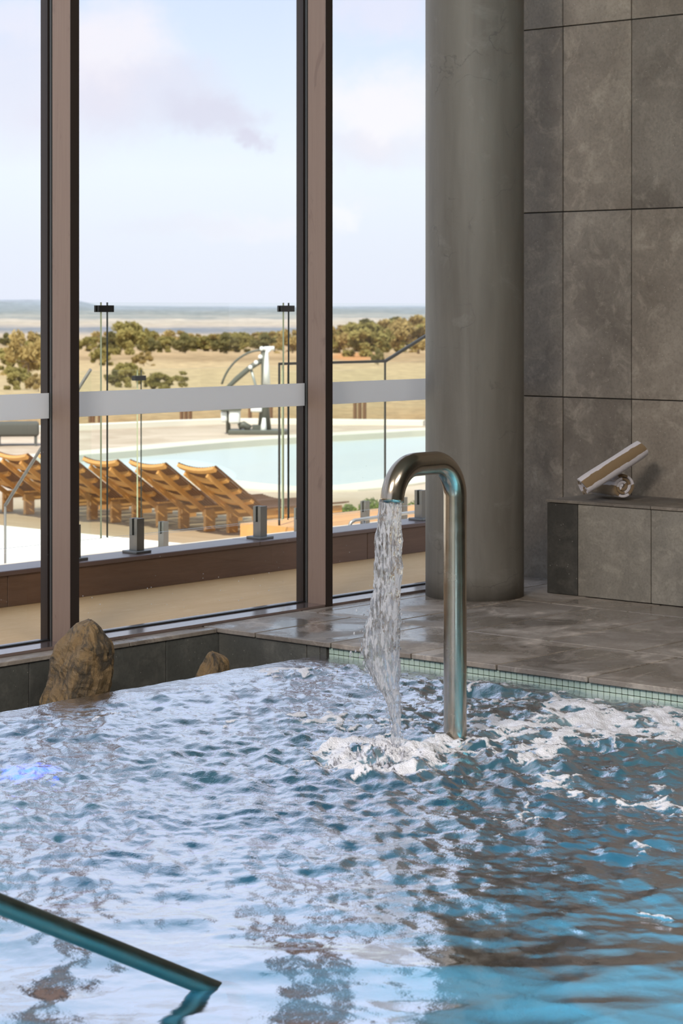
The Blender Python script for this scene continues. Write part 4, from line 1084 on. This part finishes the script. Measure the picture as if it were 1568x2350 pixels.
bm = bmesh.new(); a = hp(526, 972); b = hp(552, 938); box(bm, a.x, b.x, -.25, .05, a.z, b.z); bevel(bm, .06, 3); obj('seat', bm, WHT, t, True)
bm = bmesh.new(); a = hp(508, 968); b = hp(522, 942); box(bm, a.x, b.x, -.2, .2, a.z, b.z); bevel(bm, .04, 2); obj('seat_back', bm, WHT, t, True)
bm = bmesh.new(); a = hp(576, 945); b = hp(602, 932); box(bm, a.x, b.x, -.2, .0, a.z, b.z); bevel(bm, .03, 2); obj('control_box', bm, WHT, t, True)
hpart('footrest', [hp(548, 978, -.1), hp(560, 974, -.1), hp(575, 984, -.1)], .08, DK)
# small timber posts at the far kerb
PST = pbr('rust_post', (.20, .10, .05), .8); gi = 0
for grp in ((207, 214, 229), (417, 427, 437), (574, 622), (815, 826, 837)):
    for pi_, px_ in enumerate(grp):
        b_ = gp(px_, 968, ZG); bm = bmesh.new(); box(bm, -.035, .035, -.035, .035, 0, .62); bevel(bm, .006)
        o = obj('bollard', bm, PST, loc=(b_.x, b_.y, ZG - .02)); tag(o, {207: 'thin rusty post at the far kerb, left group above the loungers', 417: 'thin rusty post at the far kerb, group in the middle bay', 574: 'thin rusty post at the far kerb near the hoist', 815: 'thin rusty post at the far kerb, group in the right bay'}[grp[0]] + (', left one' if pi_ == 0 else ', right one' if pi_ == len(grp) - 1 else ', middle one'), 'post', 'rusty posts, group %d along the far kerb' % (1 + gi))
    gi += 1

# ================================================================== LANDSCAPE
prof_py = [(53.0, -1.55), (60, 955), (100, 900), (200, 850), (400, 812), (800, 786), (1500, 768), (3000, 750), (5000, 736), (8000, 724), (11000, 715), (14500, 708), (18000, 704)]
def zpro(Y, py): return H - (py - HY) * Y / F
PT = [(15, -3.0), (45, -1.9), (53, -1.6)] + [(Y, zpro(Y, py)) for Y, py in prof_py[1:]]
def tz(Y): return np.interp(np.log(Y), np.log([p[0] for p in PT]), [p[1] for p in PT])
def tY(py):
    Ys = [53] + [p[0] for p in prof_py[1:]]; pys = [972] + [p[1] for p in prof_py[1:]]
    return float(np.exp(np.interp(-py, [-p for p in pys], np.log(Ys))))
Yv = np.exp(np.linspace(np.log(15), np.log(18000), 150)); Xr = np.linspace(-.9, .9, 181)
verts = []
for Y in Yv:
    z0 = float(tz(Y))
    for xr in Xr:
        X = xr * Y; u_, v_ = xy(X, Y)
        dz_ = 0
        if Y > 9000: dz_ = (float(fbm(np.array(xr * 9 + 3), np.array(Y / 4000), 4)) - .5) * .0035 * Y + (.0022 * Y if xr < -.11 else 0) * min(1, (Y - 9000) / 6000)
        elif Y > 90: dz_ = (float(fbm(np.array(xr * 14), np.array(math.log(Y) * 4), 3)) - .5) * .0012 * Y
        verts.append((u_, v_, z0 + dz_))
nX = len(Xr); faces = []
for i in range(len(Yv) - 1):
    for j in range(nX - 1): faces.append((i * nX + j, i * nX + j + 1, (i + 1) * nX + j + 1, (i + 1) * nX + j))
me = bpy.data.meshes.new('dry_field'); me.from_pydata(verts, [], faces)
for p in me.polygons: p.use_smooth = True
def land_mat():
    m, nt = new_mat('dry_grassland'); k = N(nt)
    g = k.n('ShaderNodeNewGeometry').outputs['Position']
    yd = k.n('ShaderNodeVectorMath', operation='DOT_PRODUCT', inp={0: g, 1: (CA, SA, 0)}).outputs['Value']
    xd = k.n('ShaderNodeVectorMath', operation='DOT_PRODUCT', inp={0: g, 1: (SA, -CA, 0)}).outputs['Value']
    lg = k.math('LOGARITHM', k.math('MAXIMUM', yd, 10.0), 10.0)
    ratio = k.math('DIVIDE', xd, k.math('MAXIMUM', yd, 1.0))
    polar = k.n('ShaderNodeCombineXYZ', inp={0: k.math('MULTIPLY', ratio, 26.0), 1: k.math('MULTIPLY', lg, 12.0), 2: 0.0}).outputs[0]
    nz = k.noise(polar, 1.6, 5, .6); nzf = k.noise(polar, 6.0, 5, .65)
    lgw = k.math('ADD', lg, k.math('MULTIPLY', k.math('SUBTRACT', nz, .5), .30))
    fac = k.math('DIVIDE', k.math('SUBTRACT', lgw, 1.5), 3.0)
    P = lambda Y: (math.log10(Y) - 1.5) / 3.0
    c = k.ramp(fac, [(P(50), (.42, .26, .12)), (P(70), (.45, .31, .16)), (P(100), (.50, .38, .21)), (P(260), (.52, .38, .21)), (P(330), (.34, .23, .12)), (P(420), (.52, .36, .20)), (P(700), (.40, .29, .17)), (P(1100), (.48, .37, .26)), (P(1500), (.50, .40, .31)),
                     (P(1900), (.27, .26, .26)), (P(2500), (.20, .22, .26)), (P(3000), (.40, .35, .31)), (P(3700), (.52, .43, .34)), (P(4300), (.44, .38, .31)), (P(5200), (.54, .46, .38)), (P(6200), (.27, .28, .27)), (P(7500), (.38, .36, .32)), (P(9500), (.24, .26, .26)), (P(14000), (.28, .31, .34)), (P(18000), (.32, .36, .42))])  # far stops turn bluish: distance haze put into the land colour
    tuft = k.ramp(nzf, [(.42, .72), (.62, 1.08)]); c = k.mix(.7, c, tuft, 'MULTIPLY')
    # bare orange soil to the right
    rx = k.math('MULTIPLY', k.math('SUBTRACT', ratio, (812 - 784) / F), F / 75.0); ry = k.math('MULTIPLY', k.math('SUBTRACT', lg, math.log10(360)), 9.0)
    dd_ = k.math('ADD', k.math('MULTIPLY', rx, rx), k.math('MULTIPLY', ry, ry))
    c = k.mix(k.math('MULTIPLY', k.ramp(k.math('ADD', dd_, k.math('MULTIPLY', nz, .6)), [(.5, 1.0), (1.0, 0.0)]), .85), c, (.52, .24, .09))
    near = k.noise(g, 2.2, 6, .75); nm = k.ramp(near, [(.35, .68), (.6, 1.15)])
    c = k.mix(k.ramp(fac, [(P(60), .8), (P(200), .25), (P(400), 0.0)]), c, k.mix(1.0, c, nm, 'MULTIPLY'))
    k.out(k.n('ShaderNodeBsdfPrincipled', inp={'Base Color': c, 'Roughness': .95, 'Specular IOR Level': .1}).outputs[0]); return m
me.materials.append(land_mat())
lf = bpy.data.objects.new('dry_field', me); C.objects.link(lf); tag(lf, 'dry straw grassland falling away to distant hills tinted haze blue', 'landscape', kind='structure')

# trees and shrubs
def leaf_mat(name, c1, c2):
    m, nt = new_mat(name); k = N(nt)
    v = k.n('ShaderNodeTexCoord').outputs['Object']; n1 = k.noise(v, 1.3, 4, .6); r = k.n('ShaderNodeObjectInfo').outputs['Random']
    c = k.mix(k.math('ADD', k.math('MULTIPLY', k.ramp(n1, [(.35, 0.0), (.65, 1.0)]), .7), k.math('MULTIPLY', r, .3)), c1, c2)
    a = k.n('ShaderNodeBsdfDiffuse', inp={0: c}); b = k.n('ShaderNodeBsdfTranslucent', inp={0: c})
    k.out(k.n('ShaderNodeMixShader', inp={0: .3, 1: a.outputs[0], 2: b.outputs[0]}).outputs[0]); return m
LM = [leaf_mat('olive_foliage', (.24, .21, .07), (.44, .37, .14)), leaf_mat('dry_foliage', (.33, .24, .09), (.54, .41, .18)), leaf_mat('dark_foliage', (.14, .13, .055), (.30, .26, .11))]
BARK = pbr('bark', (.16, .11, .075), .9)
def crown_mesh(seed, wide, n=2400, leaf=.05):
    r_ = random.Random(seed); vv, ff = [], []
    clumps = []
    for i in range(20):
        a = r_.uniform(0, 6.283); rr = math.sqrt(r_.random()) * .36 * wide; zc = r_.uniform(.16, .86) - .25 * (rr / (.4 * wide)) ** 2
        clumps.append((math.cos(a) * rr, math.sin(a) * rr, zc, r_.uniform(.10, .20)))
    for i in range(n):
        c = r_.choice(clumps); d_ = Vector((r_.gauss(0, 1), r_.gauss(0, 1), r_.gauss(0, 1))).normalized() * (c[3] * r_.random() ** .4)
        p = Vector((c[0], c[1], c[2])) + Vector((d_.x * 1.2, d_.y * 1.2, d_.z * .8)); nn_ = Vector((r_.gauss(0, 1), r_.gauss(0, 1), r_.gauss(0, 1) + .4)).normalized()
        t1_ = nn_.orthogonal().normalized(); t2_ = nn_.cross(t1_); s_ = leaf * r_.uniform(.5, 1.2); b_ = len(vv)
        vv += [p - t1_ * s_ - t2_ * s_ * .5, p + t1_ * s_ - t2_ * s_ * .5, p + t1_ * s_ + t2_ * s_ * .5, p - t1_ * s_ + t2_ * s_ * .5]; ff.append((b_, b_ + 1, b_ + 2, b_ + 3))
    me_ = bpy.data.meshes.new('crown'); me_.from_pydata([tuple(v) for v in vv], [], ff); return me_, clumps
def tree_proto(seed, wide, mat, n=2400):
    t_ = empty('tree'); me_, cl = crown_mesh(seed, wide, n); me_.materials.append(mat)
    bm = bmesh.new(); tube(bm, [(0, 0, -.1), (.01, 0, .22), (.0, .01, .42)], .02, 8, True, [.03, .022, .016])
    for c in cl[:7]: tube(bm, [(0, 0, .28), (c[0] * .6, c[1] * .6, c[2] * .8), (c[0], c[1], c[2])], .01, 5, True, [.014, .009, .004])
    obj('trunk', bm, BARK, t_); obj('crown', me_, None, t_); return t_
protos = [tree_proto(1, 1.5, LM[0]), tree_proto(2, 1.9, LM[1]), tree_proto(3, 1.5, LM[2]), tree_proto(4, 2.2, LM[0])]
# (px, base py, height px, width factor, kind)
TR_ = [(305, 815, 76, 1.0, 0), (255, 812, 46, 1.2, 2), (345, 812, 34, 1.5, 2), (390, 808, 36, 1.3, 0), (425, 810, 42, 1.2, 2), (470, 806, 36, 1.3, 0), (520, 812, 44, 1.3, 2), (560, 802, 40, 1.2, 0), (590, 798, 34, 1.3, 1), (630, 806, 44, 1.2, 1), (672, 812, 52, 1.1, 1), (200, 806, 34, 1.3, 0), (230, 838, 40, 1.2, 0), (330, 838, 30, 1.2, 1),
       (66, 862, 96, .9, 1), (15, 794, 28, 1.1, 2), (45, 895, 52, 1.1, 0), (95, 850, 70, .9, 0), (88, 898, 40, 1.0, 1),
       (300, 888, 56, 1.0, 0), (268, 886, 40, 1.1, 2), (390, 892, 38, 1.7, 3), (350, 892, 30, 1.4, 0),
       (780, 812, 62, 1.3, 1), (815, 806, 62, 1.3, 0), (850, 819, 78, 1.3, 0), (890, 808, 72, 1.3, 1), (925, 808, 74, 1.3, 0), (960, 812, 84, 1.3, 1), (1000, 800, 76, 1.3, 0), (868, 836, 34, .8, 2), (760, 805, 50, 1.2, 1), (840, 800, 62, 1.5, 2), (910, 796, 62, 1.6, 2), (740, 812, 50, 1.3, 0),
       (238, 803, 40, 1.5, 1), (325, 803, 44, 1.4, 0), (410, 800, 40, 1.6, 1), (448, 806, 34, 1.4, 0), (497, 806, 38, 1.5, 1), (540, 808, 40, 1.4, 0), (610, 806, 38, 1.5, 2), (650, 802, 42, 1.4, 0), (695, 806, 50, 1.3, 2), (30, 850, 50, 1.2, 0), (105, 800, 40, 1.3, 2), (540, 795, 30, 1.6, 1), (450, 793, 26, 1.6, 1), (370, 792, 24, 1.5, 1), (610, 790, 28, 1.6, 0), (280, 790, 26, 1.5, 2), (500, 792, 26, 1.4, 0)]
used_p = set()
def where(px): return 'through the left bay' if px < 170 else 'through the middle bay' if px < 700 else 'through the right bay'
kinds_ = ['olive green gum tree', 'dry yellowish shrub tree', 'dark green round tree', 'low wide olive bush']
cnt = {}; tree_list = []
for (px, py, hpx, wf, kd) in TR_:
    Y = tY(py); X = (px - 784) * Y / F; u_, v_ = xy(X, Y); z = float(tz(Y)); hgt = hpx * 1.22 * Y / F
    o = protos[kd] if kd not in used_p else copy_tree(protos[kd]); used_p.add(kd)
    sc_ = hgt / 1.0
    o.location = (u_, v_, z); o.scale = (sc_ * wf * .82, sc_ * wf * .6, sc_); o.rotation_euler = (0, 0, A - R(90) + random.choice((0, math.pi)) + random.uniform(-.2, .2))
    tree_list.append((o, px))
    key = (kd, where(px)); cnt[key] = cnt.get(key, 0) + 1
    size = 'tall' if hpx > 60 else 'middling' if hpx > 36 else 'small'
    plc = 'in left bay' if px < 170 else 'in middle bay left of hoist' if px < 500 else 'in middle bay behind hoist' if px < 700 else 'in right bay'
    tag(o, '%s %s %s' % (size, kinds_[kd], plc), 'tree', '%s %s %s' % (size, kinds_[kd], plc))

ORD = ['leftmost', 'second', 'third', 'fourth', 'fifth', 'sixth', 'seventh', 'eighth', 'ninth']
bylab = {}
for o, px in tree_list: bylab.setdefault(o['label'], []).append((px, o))
for lb_, li_ in bylab.items():
    if len(li_) > 1:
        for i, (px, o) in enumerate(sorted(li_, key=lambda t__: t__[0])):
            o['label'] = lb_ + (', leftmost' if i == 0 else ', rightmost' if i == len(li_) - 1 else ', %s from left' % ORD[i])

# green planting behind the right bay
gl_ = leaf_mat('green_leaves', (.10, .17, .03), (.28, .36, .08)); rl = random.Random(3)
for n_i, (px, py, wpx, hpx, lbl) in enumerate([(800, 1186, 46, 30, 'low green shrub just right of the right mullion'), (850, 1182, 60, 42, 'bushy green shrub behind the falling water'), (905, 1180, 50, 40, 'green shrub inside the bend of the spout'), (960, 1178, 60, 34, 'green shrub beside the concrete column')]):
    b_ = gp(px, py, ZG); Yb = b_.x * CA + b_.y * SA; wm, hm2 = wpx * Yb / F / 2, hpx * Yb / F
    vv, ff = [], []
    for i in range(900):
        a = rl.uniform(0, 6.283); rr = math.sqrt(rl.random()); p = Vector((math.cos(a) * rr * wm, math.sin(a) * rr * wm * .8, rl.random() * hm2 * (1 - .5 * rr * rr)))
        nn_ = Vector((rl.gauss(0, 1), rl.gauss(0, 1), rl.gauss(0, 1) + .5)).normalized(); t1_ = nn_.orthogonal().normalized(); t2_ = nn_.cross(t1_); s_ = rl.uniform(.012, .03); q_ = len(vv)
        vv += [p - t1_ * s_, p - t2_ * s_ * .4, p + t1_ * s_, p + t2_ * s_ * .4]; ff.append((q_, q_ + 1, q_ + 2, q_ + 3))
    me_ = bpy.data.meshes.new('shrub'); me_.from_pydata([tuple(v) for v in vv], [], ff); me_.materials.append(gl_)
    o = bpy.data.objects.new('shrub', me_); C.objects.link(o); o.location = b_; tag(o, lbl, 'shrub')
